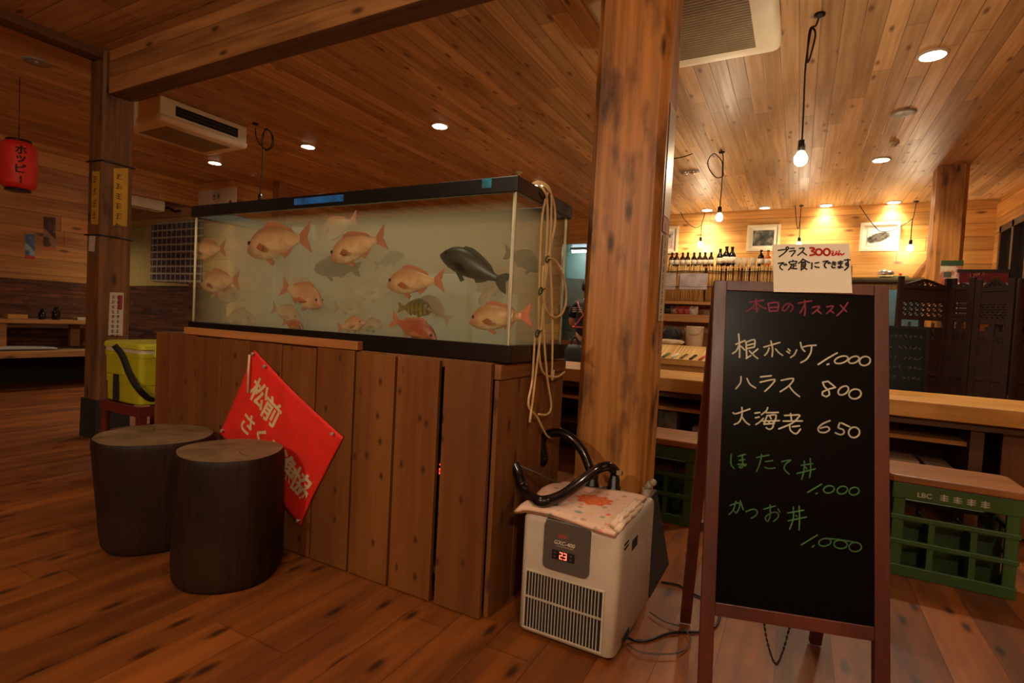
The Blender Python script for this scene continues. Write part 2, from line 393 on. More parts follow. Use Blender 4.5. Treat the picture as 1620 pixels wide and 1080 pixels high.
vs_ = wt.n('ShaderNodeVolumeScatter'); vs_.inputs['Color'].default_value = (0.87,0.78,0.55,1); vs_.inputs['Density'].default_value = 2.9; vs_.inputs['Anisotropy'].default_value = 0.0
va_ = wt.n('ShaderNodeVolumeAbsorption'); va_.inputs['Color'].default_value = (0.75,0.85,0.55,1); va_.inputs['Density'].default_value = 0.3
ad_ = wt.n('ShaderNodeAddShader'); wt.link(vs_.outputs[0], ad_.inputs[0]); wt.link(va_.outputs[0], ad_.inputs[1]); wt.link(ad_.outputs[0], wt.out.inputs['Volume'])
wt.m.cycles.homogeneous_volume = True if hasattr(wt.m.cycles, 'homogeneous_volume') else True
TRIM = plain('black_tank_trim', '#0b0b0c', 0.3)
tk = thing('aquarium', 'long black framed fish tank of murky water on the wooden stand', 'fish tank', ((TX0+TX1)/2,(TY0+TY1)/2,TZ0))
g = 0.010
for a, b in (((TX0,TY0,TZ0+0.01),(TX1,TY0+g,TZ1-0.01)), ((TX0,TY1-g,TZ0+0.01),(TX1,TY1,TZ1-0.01)), ((TX0,TY0+g,TZ0+0.01),(TX0+g,TY1-g,TZ1-0.01)), ((TX1-g,TY0+g,TZ0+0.01),(TX1,TY1-g,TZ1-0.01))):
    MB().box(a, b).build('glass_pane', GLASS, tk)
MB().box((TX0+g,TY0+g,TZ0+0.004),(TX1-g,TY1-g,TZ0+0.012)).build('bottom_pane', plain('tank_floor', '#6d6a55', 0.7), tk)
MB().box((TX0+g+0.002,TY0+g+0.002,TZ0+0.014),(TX1-g-0.002,TY1-g-0.002,TZ1-0.075)).build('water', wt.m, tk)
def rim(z0, z1, out, inn):
    m = MB()
    m.box((TX0-out,TY0-out,z0),(TX1+out,TY0+inn,z1)); m.box((TX0-out,TY1-inn,z0),(TX1+out,TY1+out,z1))
    m.box((TX0-out,TY0+inn,z0),(TX0+inn,TY1-inn,z1)); m.box((TX1-inn,TY0+inn,z0),(TX1+out,TY1-inn,z1)); return m
rim(TZ1-0.055, TZ1, 0.006, 0.014).build('top_frame', TRIM, tk, bevel=0.003)
rim(TZ0, TZ0+0.062, 0.006, 0.014).build('bottom_frame', TRIM, tk, bevel=0.003)
for x in (TX0+0.012,TX1-0.012):
    for y in (TY0+0.012,TY1-0.012): MB().cyl((x,y,TZ0+0.06),(x,y,TZ1-0.05),0.006,8).build('silicone_seam', plain('silicone', '#cfc7ac', 0.4), tk)
SEAM = plain('silver_edge', '#b8b39f', 0.35)
MB().box((TX1-0.004,TY0-0.001,TZ0+0.062),(TX1+0.001,TY0+0.004,TZ1-0.055)).build('corner_edge', SEAM, tk)
BLU = plain('blue_sticker', '#2467b8', 0.35, var=0.35); TEAL = plain('teal_sticker', '#1f7f9c', 0.35, var=0.4)
tag(MB().box((-1.978,TY0-0.0085,1.508),(-1.683,TY0-0.0055,1.536)).build('label_sticker', BLU, tk), 'long blue sticker', None)
tag(MB().box((-1.013,TY0-0.0085,1.512),(-0.975,TY0-0.0055,1.546)).build('label_sticker', TEAL, tk), 'small teal sticker', None)
BAND_GREY = plain('band_stand_in', '#8f938c', 0.4)
m = MB().cyl((-2.44,2.03,TZ0+0.012),(-2.44,2.03,1.50),0.045,16); m.cyl((-2.365,2.05,TZ0+0.012),(-2.365,2.05,1.52),0.012,10)
m.build('band_stand_in', BAND_GREY, tk)  # added cylinders stand in for a vertical band seen in the glass
m = MB().box((-1.62,1.98,TZ0+0.012),(-1.30,2.07,1.25)); m.box((-1.27,1.99,TZ0+0.012),(-1.09,2.07,1.17)); m.build('backdrop_stand_in', plain('backdrop_white', '#d8d4c0', 0.5), tk, bevel=0.006)  # added pale boxes stand in for bright shapes seen through the tank

# ------------------------------------------------------------------ fish
def fish_mat(name, back, side, belly, patch, pamt=0.4, stripes=None):
    t = NT(name); vec, q = t.coords()
    zz = t.math('ADD', q['z'], t.math('MULTIPLY', t.math('SUBTRACT', t.noise(vec, 18, 3), 0.5), 0.08))
    c = t.ramp(t.mapr(zz, -0.17, 0.2), [(0.05, lin(belly)), (0.45, lin(side)), (0.85, lin(back))])
    c = t.mix(t.math('MULTIPLY', t.mapr(t.noise(vec, 7, 4, 0.6), 0.5, 0.68), pamt), c, lin(patch))
    head = t.mapr(q['x'], 0.25, 0.38, 0.0, 0.6); c = t.mix(head, c, lin(patch))
    if stripes:
        s_ = t.mapr(t.math('SINE', t.math('MULTIPLY', q['x'], 52.0)), 0.2, 0.7, 0.0, 0.8); c = t.mix(s_, c, lin(stripes))
    t.base(c); t.rough(0.38); return t.m
FINM = {}
def make_fish(name, mat, finm, hgt=0.2, thick=0.085, fork=0.11, spiny=0.05, eye='#161310', nose=0.0):
    # unit length along x, head at +x
    st_ = [(0.5,-0.03,0.006,0.006),(0.475,-0.025,0.045,0.03),(0.43,-0.012,0.095,0.05),(0.37,0.0,0.145,0.068),(0.28,0.008,0.185,0.08),(0.17,0.010,0.2,0.085),(0.05,0.006,0.188,0.08),
           (-0.07,0.002,0.155,0.066),(-0.18,0.0,0.108,0.046),(-0.26,0.0,0.068,0.028),(-0.31,0.0,0.047,0.018),(-0.345,0.0,0.05,0.012)]
    k = hgt/0.2; kt = thick/0.085; vs = []; fs = []; sg = 16
    for x, zc, hz, hy in st_:
        for j in range(sg):
            th = 2*math.pi*j/sg; c, s_ = math.cos(th), math.sin(th)
            bel = 0.86 if s_ < 0 else 1.0
            vs.append((x-nose*abs(zc), hy*kt*c*(abs(c)**0.15), zc*k+hz*k*s_*bel))
    for i in range(len(st_)-1):
        for j in range(sg): fs.append((i*sg+j, i*sg+(j+1)%sg, (i+1)*sg+(j+1)%sg, (i+1)*sg+j))
    fs += [tuple(range(sg))[::-1], tuple((len(st_)-1)*sg+j for j in range(sg))]
    m = MB(); m.add(vs, fs, True); b = m.build(name, mat, subsurf=1)
    def fin(nm, pts, y=0.0, tilt=0.0, th=0.006):
        m = MB(); m.prism([(x, y-th/2+tilt*(abs(x-pts[0][0])), z) for x, z in pts], (0, th, 0)); return m.build(nm, finm, b)
    fin('tail_fin', [(-0.33,0.045),(-0.41,0.10),(-0.5,fork+0.055),(-0.47,0.05),(-0.445,0.0),(-0.47,-0.05),(-0.5,-fork-0.055),(-0.41,-0.10),(-0.33,-0.045)])
    fin('dorsal_fin', [(0.24,0.175*k),(0.2,(0.185)*k+spiny),(0.1,0.19*k+spiny*1.15),(0.0,0.17*k+spiny),(-0.1,0.135*k+spiny*0.9),(-0.2,0.085*k+spiny),(-0.25,0.062*k+0.012),(-0.25,0.055*k),(-0.1,0.12*k),(0.05,0.17*k)])
    fin('anal_fin', [(-0.05,-0.125*k),(-0.09,-0.125*k-spiny),(-0.17,-0.085*k-spiny*0.9),(-0.23,-0.06*k-0.01),(-0.22,-0.05*k),(-0.12,-0.1*k)])
    fin('pelvic_fin', [(0.2,-0.155*k),(0.1,-0.155*k-0.07),(0.07,-0.145*k-0.045),(0.12,-0.15*k)], th=0.02)
    for sd in (1, -1):
        yb = 0.084*kt*sd
        m = MB(); m.prism([(0.24,yb,-0.03),(0.12,yb*1.5,0.0),(0.03,yb*1.85,-0.05),(0.08,yb*1.6,-0.085),(0.2,yb,-0.06)], (0,0.005,0)); m.build('pectoral_fin', finm, b)
        m = MB(); m.lathe([(0.001,-0.012),(0.019,-0.008),(0.024,0.0),(0.017,0.009),(0.001,0.013)], (0.395,0.056*kt*sd,0.045*k), 14, axis='y'); m.build('eye', plain('fish_eye_'+eye[1:], eye, 0.15, var=0), b)
    return b
BREAM = fish_mat('sea_bream_skin', '#a8704a', '#cfa27a', '#dcc29a', '#99513a', 0.45)
BREAMF = plain('sea_bream_fin', '#b06544', 0.5)
DARKF = fish_mat('rockfish_skin', '#1f1d18', '#2e2b22', '#3d382b', '#141310', 0.5)
DARKFF = plain('rockfish_fin', '#1c1a16', 0.5)
YEL = fish_mat('striped_fish_skin', '#4d4018', '#8a6f22', '#a88e3c', '#4a3c16', 0.3, '#2a2410')
RED = fish_mat('red_fish_skin', '#8a3a20', '#a8512c', '#c47a4c', '#7a2a18', 0.5)
protos = dict(b=(make_fish('sea_bream', BREAM, BREAMF), 'sea_bream'), d=(make_fish('rockfish', DARKF, DARKFF, 0.17, 0.08, 0.06, 0.035), 'rockfish'),
              y=(make_fish('striped_fish', YEL, plain('striped_fin', '#6b5a20', 0.5), 0.21, 0.07, 0.07, 0.04), 'striped_fish'),
              r=(make_fish('red_fish', RED, BREAMF, 0.19, 0.08, 0.09, 0.04), 'red_fish'))
used = set()
# kind, head pixel, tail pixel, depth, turn towards the front pane, label
FISH = [   # kind, head pixel, tail pixel, depth, label
 ('b',(306,400),(357,392),1.668,'small pink sea bream high at the cool box end of the tank'),
 ('b',(392,394),(492,374),1.668,'biggest pale sea bream, high in the tank above the wooden batten'),
 ('b',(522,408),(611,374),1.662,'bright pink sea bream in front of a dark fish, nose tilted down'),
 ('b',(319,450),(379,443),1.672,'small sea bream at the cool box end, under another small one'),
 ('b',(612,449),(703,443),1.660,'bright sea bream in the tank centre just above the striped fish'),
 ('b',(511,482),(445,452),1.664,'sea bream nosing down towards the tubing end, below the pink one'),
 ('b',(500,464),(448,446),1.86,'faint sea bream partly behind the bream that noses down'),
 ('b',(742,507),(842,498),1.668,'large sea bream low in the corner under the biggest black rockfish'),
 ('b',(577,510),(534,519),1.668,'small clear bream near the bottom, beside a paler twin'),
 ('b',(606,512),(566,518),1.80,'pale bream at the bottom middle behind a darker one'),
 ('r',(692,538),(618,504),1.662,'dark red fish diving along the tank bottom under the striped fish'),
 ('b',(404,508),(350,504),1.80,'hazy bream lying lowest at the cool box end of the tank'),
 ('b',(475,505),(430,486),1.76,'hazy yellowish bream low in the tank, head down over a red fish'),
 ('r',(480,520),(447,508),1.672,'small red fish at the tank bottom under a hazy yellowish bream'),
 ('b',(430,452),(400,440),1.97,'faint small bream deep in the water under the biggest bream'),
 ('b',(503,374),(566,346),1.93,'large faint bream high up in the haze of the tank'),
 ('b',(617,458),(551,462),1.93,'long faint bream behind the brightest one in the tank'),
 ('b',(577,486),(528,486),1.89,'faint yellowish bream low in the middle of the tank'),
 ('b',(757,480),(794,448),1.95,'hazy pink bream under the big dark fish, nose down'),
 ('b',(378,470),(334,462),1.98,'barely visible bream in the haze behind the two small end fish'),
 ('r',(668,468),(712,508),1.88,'dim dark bodied fish with pink tail behind the striped one'),
 ('d',(697,400),(806,450),1.664,'biggest black rockfish, clear and close to the tank front'),
 ('d',(497,424),(571,426),1.80,'black fish behind the bright pink bream'),
 ('d',(640,402),(592,420),1.93,'dim black fish in the haze above the brightest bream'),
 ('y',(684,490),(629,486),1.664,'yellow fish with dark bars low in the tank'),
]
for k, hp, tp, Y, lab in FISH:
    pr, nm = protos[k]
    H, T = at(hp[0], hp[1], 'y', Y), at(tp[0], tp[1], 'y', Y); d = H-T; L = d.length; mid = (H+T)/2
    ax = d.normalized(); up = V((0,0,1))-ax*ax.z; up.normalize(); side = up.cross(ax)
    R = Matrix((ax, side, up)).transposed().to_euler()
    if k not in used: 
        o = pr; o.location = mid; o.rotation_euler = R; o.scale = (L,)*3; used.add(k); tag(o, lab, 'fish', 'fish swimming in the tank')
    else: o = dup(pr, mid, R, L, lab)
# a last dark fish end-on behind the right pane
dup(protos['d'][0], (-1.0,1.93,1.30), (0,math.radians(8),math.radians(80)), 0.26, 'black fish seen through the end pane of the tank')

# ------------------------------------------------------------------ pale air tubing over the right end of the tank
AIR = plain('pale_tubing', '#cdb27c', 0.35)
at_ = thing('air_tubing', 'coils of pale air tubing hung over the end of the fish tank', 'tubing', (-0.86,1.8,0.9))
def P2(px, py, x=-0.862): return at(px, py, 'x', x)
strands = [
 [(-0.93,1.79,1.535),(-0.90,1.785,1.565),P2(860,300),P2(866,325),P2(864,400),P2(860,470),P2(856,520),P2(850,570),P2(844,620),P2(838,668)],
 [(-0.94,1.81,1.535),(-0.90,1.80,1.572),P2(866,298),P2(876,320),P2(878,352),P2(872,385),P2(866,420),P2(860,480),P2(861,540),P2(866,600),P2(872,640),P2(866,655),P2(852,655)],
 [(-0.95,1.80,1.535),(-0.90,1.81,1.578),P2(870,300),P2(872,340),P2(870,400),P2(873,470),P2(874,540),P2(873,600),P2(876,585)],
 [P2(866,408,-0.856),P2(878,412,-0.85),P2(891,436,-0.846),P2(896,470,-0.846),P2(890,494,-0.848),P2(877,502,-0.852),P2(864,490,-0.856),P2(858,455,-0.858),P2(860,420,-0.858)],
 [P2(868,300,-0.868),P2(858,340,-0.866),P2(854,420,-0.866),P2(852,500,-0.866),P2(853,560,-0.866),P2(860,590,-0.866),P2(880,596,-0.866),P2(893,588,-0.866)],
 [P2(846,530,-0.866),P2(842,600,-0.866),P2(836,640,-0.866),P2(850,660,-0.866),P2(866,690,-0.866),P2(880,690,-0.866)],
]
for s_ in strands: MB().tube(smooth_path(s_, 5), 0.0048, 7).build('tube_strand', AIR, at_)
TIE = plain('green_tie', '#1e4a2c', 0.5)
for px, py in ((864,410),(853,460),(848,527)):
    p = P2(px, py, -0.862); MB().tube([p+V((0.006,0.016*math.cos(a),0.012*math.sin(a)+0.004*math.cos(a))) for a in [k*math.pi/4 for k in range(8)]], 0.003, 6, closed=True).tube([p+V((0.008,0,0)), p+V((0.01,0.03,0.012))], 0.0025, 5).build('tie', TIE, at_)

# ------------------------------------------------------------------ red fishery flag pinned to the stand
FLG = plain('red_flag_cloth', '#d61f0c', 0.75, var=0.08); LET = plain('flag_lettering', '#c9b48a', 0.8, var=0.1)
T0 = V((-2.156,1.57,0.862)); EX = V((0.875,0,-0.484)); EY = V((0.487,0,0.873)); FWD, FHT = 0.648, 0.479
def flagp(u, v, off=0.0):
    x, y = u*FWD, -v*FHT
    sag = 0.010*math.sin(math.pi*u)*math.sin(math.pi*v)
    wob = 0.0022*math.sin(9*u+5*v*v)+0.0018*math.sin(14*(u-v))
    pin = 0.012*(1-math.sin(math.pi*min(max(u,0),1)))*0
    inx = -0.010*math.sin(math.pi*v)*(u-0.5)*2*0.5; iny = 0.010*math.sin(math.pi*u)*(v-0.5)*2
    return T0 + EX*(x+inx) + EY*(y+iny) + V((0, -0.003+min(0,wob)-sag-off, 0))
fg = thing('flag', 'red flag with pale brushed lettering pinned diagonally on the stand boards', 'flag', tuple(T0+V((0,0,-0.7))))
MB().grid(lambda u, v: flagp(u, v), 30, 24).build('cloth', FLG, fg, solid=0.0012)
lm = MB(); lm.flat = True
for ch, u, v, sz in (('松',0.136,-0.14,0.125),('前',0.25,-0.155,0.125),('さ',0.147,-0.305,0.112),('く',0.252,-0.30,0.108),('ら',0.352,-0.30,0.108),('漁',0.462,-0.305,0.125),('協',0.563,-0.315,0.125)):
    g_ = text_mb(ch+' ', (0,0,0), (1,0,0), (0,1,0), sz, bold=0.024)
    if not g_.v: continue
    x0 = min(p.x for p in g_.v); x1 = max(p.x for p in g_.v); y0 = min(p.y for p in g_.v); y1 = max(p.y for p in g_.v)
    lm.add([flagp((u+p.x-(x0+x1)/2)/FWD, -(v+p.y-(y0+y1)/2)/FHT, 0.0016) for p in g_.v], g_.f)
lm.build('lettering', LET, fg)
CORD = plain('flag_cord', '#c9a98a', 0.7)
MB().tube([T0+EX*-0.004+EY*-0.028+V((0,-0.014,0)), T0+EX*0.03+EY*-0.08+V((0,-0.02,0)), T0+EX*0.082+EY*-0.177+V((0,-0.018,0))], 0.0055, 7).build('cord', CORD, fg)
PIN = plain('pin_metal', '#cfc6b4', 0.3, 0.6)
for u, v in ((0.012,-0.012),(0.11,-0.010),(0.60,-0.014),(0.636,-0.455),(0.02,-0.44)):
    p = flagp(u/FWD, -v/FHT); MB().cyl(p, p+V((0.0,-0.014,0.0)), 0.004, 8).cyl(p+V((0,-0.012,0)), p+V((0.0,-0.017,0)), 0.0075, 10).build('pin', PIN, fg)

# ------------------------------------------------------------------ log stools
bk = NT('log_bark'); vec, q = bk.coords()
ang = bk.comb(bk.math('MULTIPLY', q['x'], 26.0), bk.math('MULTIPLY', q['y'], 26.0), bk.math('MULTIPLY', q['z'], 2.0))
f_ = bk.noise(ang, 1.0, 5, 0.6); f2 = bk.noise(vec, 3.0, 3)
bk.base(bk.mix(bk.mapr(f2, 0.4, 0.7), bk.ramp(f_, [(0.3, lin('#0e0704')), (0.7, lin('#28170b'))]), lin('#2e1a0c'))); bk.rough(0.6); bk.b.inputs['Specular IOR Level'].default_value = 0.2; bk.bump(f_, 0.6, 0.012)
ct = NT('log_end_grain'); vec, q = ct.coords()
rr = ct.math('SQRT', ct.math('ADD', ct.math('POWER', q['x'], 2.0), ct.math('POWER', q['y'], 2.0)))
ns = ct.noise(vec, 4.0, 3)
rings = ct.math('SINE', ct.math('MULTIPLY', ct.math('ADD', rr, ct.math('MULTIPLY', ns, 0.05)), 420.0))
big = ct.noise(vec, 6.0, 4, 0.65)
ct.base(ct.mix(ct.mapr(rings, -1, 1, 0.0, 0.22), ct.ramp(big, [(0.3, lin('#4e3a26')), (0.55, lin('#7d6446')), (0.75, lin('#8f7554'))]), lin('#3c2a1a'))); ct.rough(0.5)
def stool(loc, rt, rb, h, label, seed, elong=1.0, ang_=0.0):
    rnd = random.Random(seed); ph = [rnd.uniform(0, 6.28) for _ in range(5)]
    def rad(th, t): return (rb+(rt-rb)*t)*(1+0.025*math.sin(2*th+ph[0])+0.018*math.sin(3*th+ph[1])+0.012*math.sin(5*th+ph[2])+0.006*math.sin(11*th+ph[3]))*(1+(elong-1)*abs(math.cos(th-ang_)))
    r = thing('log_stool', label, 'stool', loc, 'log stools'); L = V(loc); sg = 56
    lv = [(0,0.955),(0.012,0.985),(0.06,1.0),(h*0.4,1.0),(h*0.8,1.0),(h-0.02,1.0),(h-0.006,0.985),(h,0.965)]
    vs = [L+V((rad(2*math.pi*k/sg, z/h)*s_*math.cos(2*math.pi*k/sg), rad(2*math.pi*k/sg, z/h)*s_*math.sin(2*math.pi*k/sg), z)) for z, s_ in lv for k in range(sg)]
    n = len(lv); fs = [(i*sg+k, i*sg+(k+1)%sg, (i+1)*sg+(k+1)%sg, (i+1)*sg+k) for i in range(n-1) for k in range(sg)]+[tuple(range(sg))[::-1]]
    m = MB(); m.add(vs, fs, True); m.build('trunk', bk.m, r)
    top = [L+V((rad(2*math.pi*k/sg,1)*0.966*math.cos(2*math.pi*k/sg), rad(2*math.pi*k/sg,1)*0.966*math.sin(2*math.pi*k/sg), h+0.0005)) for k in range(sg)]
    m = MB(); m.add([L+V((0.02,0.01,h+0.004))]+top, [(0,k+1,(k+1)%sg+1) for k in range(sg)]); m.build('seat_top', ct.m, r)
    m = MB(); CR = plain('log_crack', '#140c07', 0.8)
    for a, l0, l1 in ((ph[4],0.05,0.97),(ph[4]+2.2,0.3,0.9)):
        m.ribbon([L+V((rad(a,1)*t*math.cos(a+0.08*math.sin(9*t)), rad(a,1)*t*math.sin(a+0.08*math.sin(9*t)), h+0.0048-0.004*t)) for t in (l0, l0+(l1-l0)*0.3, l0+(l1-l0)*0.6, l1)], 0.003, (0,0,1))
    m.flat = True; m.build('cracks', CR, r)
stool((-1.945,1.325,0), 0.195, 0.200, 0.487, 'log stool nearer the camera, dark cut top, in front of the red flag', 3)
stool((-2.475,1.325,0), 0.232, 0.190, 0.470, 'wider log stool with the paler cut top, behind the other one', 8)

# ------------------------------------------------------------------ red bottle crate and lime cool box
def bottle_crate(name, label, cat, x0, y0, x1, y1, h, mat, rails, cols=3, group=None, bars=0.018, skirt=0.05, topband=0.06, text=None):
    r = thing(name, label, cat, ((x0+x1)/2,(y0+y1)/2,0), group); T = 0.022; pw = 0.045
    for x in (x0, x1-pw):
        for y in (y0, y1-pw):
            m = MB(); sx, sy = (1 if x == x0 else -1), (1 if y == y0 else -1); xa, ya = (x if sx > 0 else x+pw), (y if sy > 0 else y+pw)
            m.box((xa,ya,0.0),(xa+sx*pw,ya+sy*T,h)); m.box((xa,ya+sy*T,0.0),(xa+sx*T,ya+sy*pw,h))
            m.build('corner_post', mat, r, bevel=0.004)
    def sideset(z0, z1, nm, ex=0.004):
        m = MB(); m.box((x0-ex,y0-ex,z0),(x1+ex,y0+0.012,z1)); m.box((x0-ex,y1-0.012,z0),(x1+ex,y1+ex,z1)); m.box((x0-ex,y0+0.012,z0),(x0+0.012,y1-0.012,z1)); m.box((x1-0.012,y0+0.012,z0),(x1+ex,y1-0.012,z1)); m.build(nm, mat, r, bevel=0.003)
    sideset(h-topband, h, 'top_band', 0.006); sideset(0.0, skirt, 'base_band', 0.004)
    for z in rails: sideset(z-0.011, z+0.011, 'rail', 0.005)
    zt = rails[0] if rails else h-topband
    for k in range(1, cols):
        x = x0+(x1-x0)*k/cols; MB().box((x-bars/2,y0,skirt),(x+bars/2,y0+0.012,zt)).build('side_bar', mat, r); MB().box((x-bars/2,y1-0.012,skirt),(x+bars/2,y1,zt)).build('side_bar', mat, r)
    for k in range(1, 3):
        y = y0+(y1-y0)*k/3; MB().box((x0,y-bars/2,skirt),(x0+0.012,y+bars/2,zt)).build('side_bar', mat, r); MB().box((x1-0.012,y-bars/2,skirt),(x1,y+bars/2,zt)).build('side_bar', mat, r)
    m = MB()
    for k in range(1, cols):
        x = x0+(x1-x0)*k/cols; m.box((x-0.003,y0+0.014,0.012),(x+0.003,y1-0.014,h*0.55))
    m.box((x0+0.013,(y0+y1)/2-0.003,0.012),(x1-0.013,(y0+y1)/2+0.003,h*0.55)); m.box((x0+0.013,y0+0.013,0.004),(x1-0.013,y1-0.013,0.012))
    m.build('bottle_dividers', mat, r)
    return r
REDC = plain('red_crate_plastic', '#5e1c16', 0.45)
bottle_crate('bottle_crate', 'dark red plastic bottle crate under the lime cool box', 'crate', -3.84,1.725,-3.395,2.06,0.428, REDC, (0.22,), 4)
LIME = plain('lime_plastic', '#aaa51c', 0.35); LIMED = plain('lime_lid', '#b9b833', 0.32); WHT = plain('cooler_white', '#b9b39c', 0.4); STRP = plain('black_webbing', '#100f0e', 0.75)
cb = thing('cool_box', 'lime green cool box with black strap standing on a red crate', 'cool box', (-3.61,1.89,0.43))
X0, X1, Y0_, Y1_, Z0 = -3.835,-3.40,1.73,2.055,0.431
def rrect(x0, y0, x1, y1, c, z, n=4):
    out = []
    for cx, cy, a in ((x1-c,y0+c,-90),(x1-c,y1-c,0),(x0+c,y1-c,90),(x0+c,y0+c,180)):
        for k in range(n+1): th = math.radians(a+90*k/n); out.append(V((cx+c*math.cos(th), cy+c*math.sin(th), z)))
    return out
def loft(rs):
    m = MB(); n = len(rs[0]); vs = [p for r_ in rs for p in r_]
    m.add(vs, [(i*n+k, i*n+(k+1)%n, (i+1)*n+(k+1)%n, (i+1)*n+k) for i in range(len(rs)-1) for k in range(n)]+[tuple(range(n))[::-1], tuple((len(rs)-1)*n+k for k in range(n))], True); return m
loft([rrect(X0+0.02+i,Y0_+0.012+i,X1-0.02-i,Y1_-0.012-i,0.03,z) for z, i in ((Z0,0.006),(Z0+0.008,0.0),(Z0+0.12,-0.003),(Z0+0.121,-0.007),(Z0+0.285,-0.010),(Z0+0.286,-0.014),(Z0+0.312,-0.015))]).build('body', LIME, cb, smooth=False)
loft([rrect(X0+0.006,Y0_,X1-0.006,Y1_,0.035,z) for z in (Z0+0.312,Z0+0.333)]).build('white_rim', WHT, cb, smooth=False)
loft([rrect(X0-i,Y0_-i,X1+i,Y1_+i,0.036,z) for z, i in ((Z0+0.334,0.003),(Z0+0.34,0.006),(Z0+0.36,0.006),(Z0+0.37,-0.002),(Z0+0.374,-0.02))]).build('lid', LIMED, cb, smooth=False)
MB().box((X1-0.006,1.80,Z0+0.29),(X1+0.014,1.90,Z0+0.352)).build('latch', LIMED, cb, bevel=0.004)
MB().box((X0+0.06,Y0_-0.006,Z0+0.17),(X0+0.24,Y0_+0.012,Z0+0.30)).build('grip_panel', LIME, cb, bevel=0.006)
MB().box((X0+0.15,Y0_-0.012,Z0+0.01),(X0+0.185,Y0_+0.006,Z0+0.17)).build('handle_slot', STRP, cb)
def strap(pts, wv):
    pts = smooth_path(pts, 5); m = MB(); vs = []
    for p in pts: vs += [p-V(wv)/2, p+V(wv)/2]
    m.add(vs, [(2*i, 2*i+1, 2*i+3, 2*i+2) for i in range(len(pts)-1)], True); return m
def FC(px, py, d=0.0): return at(px, py, 'y', Y0_-0.012-d)
def SC(px, py, d=0.0): return at(px, py, 'x', X1+0.012+d)
strap([FC(181,546),FC(193,562),FC(205,592),FC(217,612,0.02),SC(230,626,0.012),SC(240,632),SC(252,632)], (0.035,0.012,0.022)).build('strap', STRP, cb, solid=0.004)

# ------------------------------------------------------------------ water chiller
CHW = plain('chiller_white', '#b5a998', 0.32, var=0.04); CHG = plain('chiller_grey_panel', '#4d4640', 0.4, var=0.04); BLK = plain('black_plastic', '#0d0c0c', 0.35)
GRB = plain('grille_bar', '#a89d8c', 0.4); VOID = plain('grille_void', '#0a0908', 0.8)
CX0, CX1, CY0, CY1, CZ0, CZ1 = -0.778, -0.440, 1.590, 2.05, 0.014, 0.414
ch = thing('water_chiller', 'boxy white aquarium chiller with glowing red 23 on the floor', 'chiller', ((CX0+CX1)/2,(CY0+CY1)/2,0))
fp = MB()   # shell with a recessed grille opening, rounded on its upright edges
gx0, gx1, gz0, gz1 = CX0+0.030, CX1-0.045, 0.034, 0.222
def shell():
    m = MB(); c = 0.028
    rings = [rrect(CX0+i,CY0+i,CX1-i,CY1-i,c,z,5) for z, i in ((CZ0,0.006),(CZ0+0.008,0.0),(CZ1-0.022,0.0),(CZ1-0.010,0.004),(CZ1-0.003,0.011),(CZ1,0.022))]
    n = len(rings[0]); m.add([p for r_ in rings for p in r_], [(i*n+k, i*n+(k+1)%n, (i+1)*n+(k+1)%n, (i+1)*n+k) for i in range(len(rings)-1) for k in range(n)]+[tuple(range(n))[::-1], tuple((len(rings)-1)*n+k for k in range(n))], True); return m
shell().build('body', CHW, ch)
MB().box((gx0,CY0-0.0035,gz0),(gx1,CY0+0.01,gz1)).build('grille_recess', VOID, ch)
m = MB()
m.box((gx0-0.007,CY0-0.006,gz0-0.007),(gx1+0.007,CY0+0.004,gz0)); m.box((gx0-0.007,CY0-0.006,gz1),(gx1+0.007,CY0+0.004,gz1+0.007)); m.box((gx0-0.007,CY0-0.006,gz0),(gx0,CY0+0.004,gz1)); m.box((gx1,CY0-0.006,gz0),(gx1+0.007,CY0+0.004,gz1))
m.build('grille_frame', CHW, ch, bevel=0.002)
m = MB(); N = 24
for k in range(1, N): x = gx0+(gx1-gx0)*k/N; m.box((x-0.0015,CY0-0.007,gz0),(x+0.0015,CY0-0.0035,gz1))
m.box((gx0,CY0-0.0085,(gz0+gz1)/2+0.008),(gx1,CY0-0.004,(gz0+gz1)/2+0.014)); m.build('grille_bars', GRB, ch)
px0, px1, pz0, pz1 = CX0+0.087, CX0+0.243, 0.252, 0.412
def rr2(x0, z0, x1, z1, c, y, n=4):
    return [V((p.x, y, p.y)) for p in rrect(x0, z0, x1, z1, c, 0, n)]
m = MB(); a = rr2(px0,pz0,px1,pz1-0.004,0.016,CY0-0.010); b = rr2(px0-0.003,pz0-0.003,px1+0.003,pz1,0.018,CY0+0.006); n = len(a)
m.add(a+b, [tuple(range(n)), tuple(range(n,2*n))[::-1]]+[(k,(k+1)%n,n+(k+1)%n,n+k) for k in range(n)]); cp = m.build('control_panel', CHG, ch)
m = MB(); m.hexa([(px0,CY0-0.006,pz1-0.006),(px1,CY0-0.006,pz1-0.006),(px1,CY0+0.05,CZ1+0.002),(px0,CY0+0.05,CZ1+0.002),(px0+0.005,CY0-0.002,pz1+0.001),(px1-0.005,CY0-0.002,pz1+0.001),(px1-0.005,CY0+0.05,CZ1+0.005),(px0+0.005,CY0+0.05,CZ1+0.005)]); m.build('panel_top', CHG, ch, bevel=0.002)
dz0, dz1, dx0, dx1 = 0.290, 0.322, px0+0.032, px0+0.110
dp = MB().box((dx0,CY0-0.0125,dz0),(dx1,CY0-0.009,dz1)).build('display', BLK, ch, bevel=0.002)
tag(seven('23', (dx0+0.028,CY0-0.0132,dz0+0.006), (1,0,0), (0,0,1), 0.020, 0.72).build('digits', RED7, dp), 'glowing red digits', None)
m = MB()
for px_, pz_ in ((0.010,0.022),(0.010,0.010),(0.066,0.022),(0.066,0.010)): m.box((dx0+px_-0.004,CY0-0.0131,dz0+pz_-0.003),(dx0+px_+0.004,CY0-0.0124,dz0+pz_+0.003))
m.build('display_buttons', plain('grey_button', '#3c3a38', 0.5), dp)
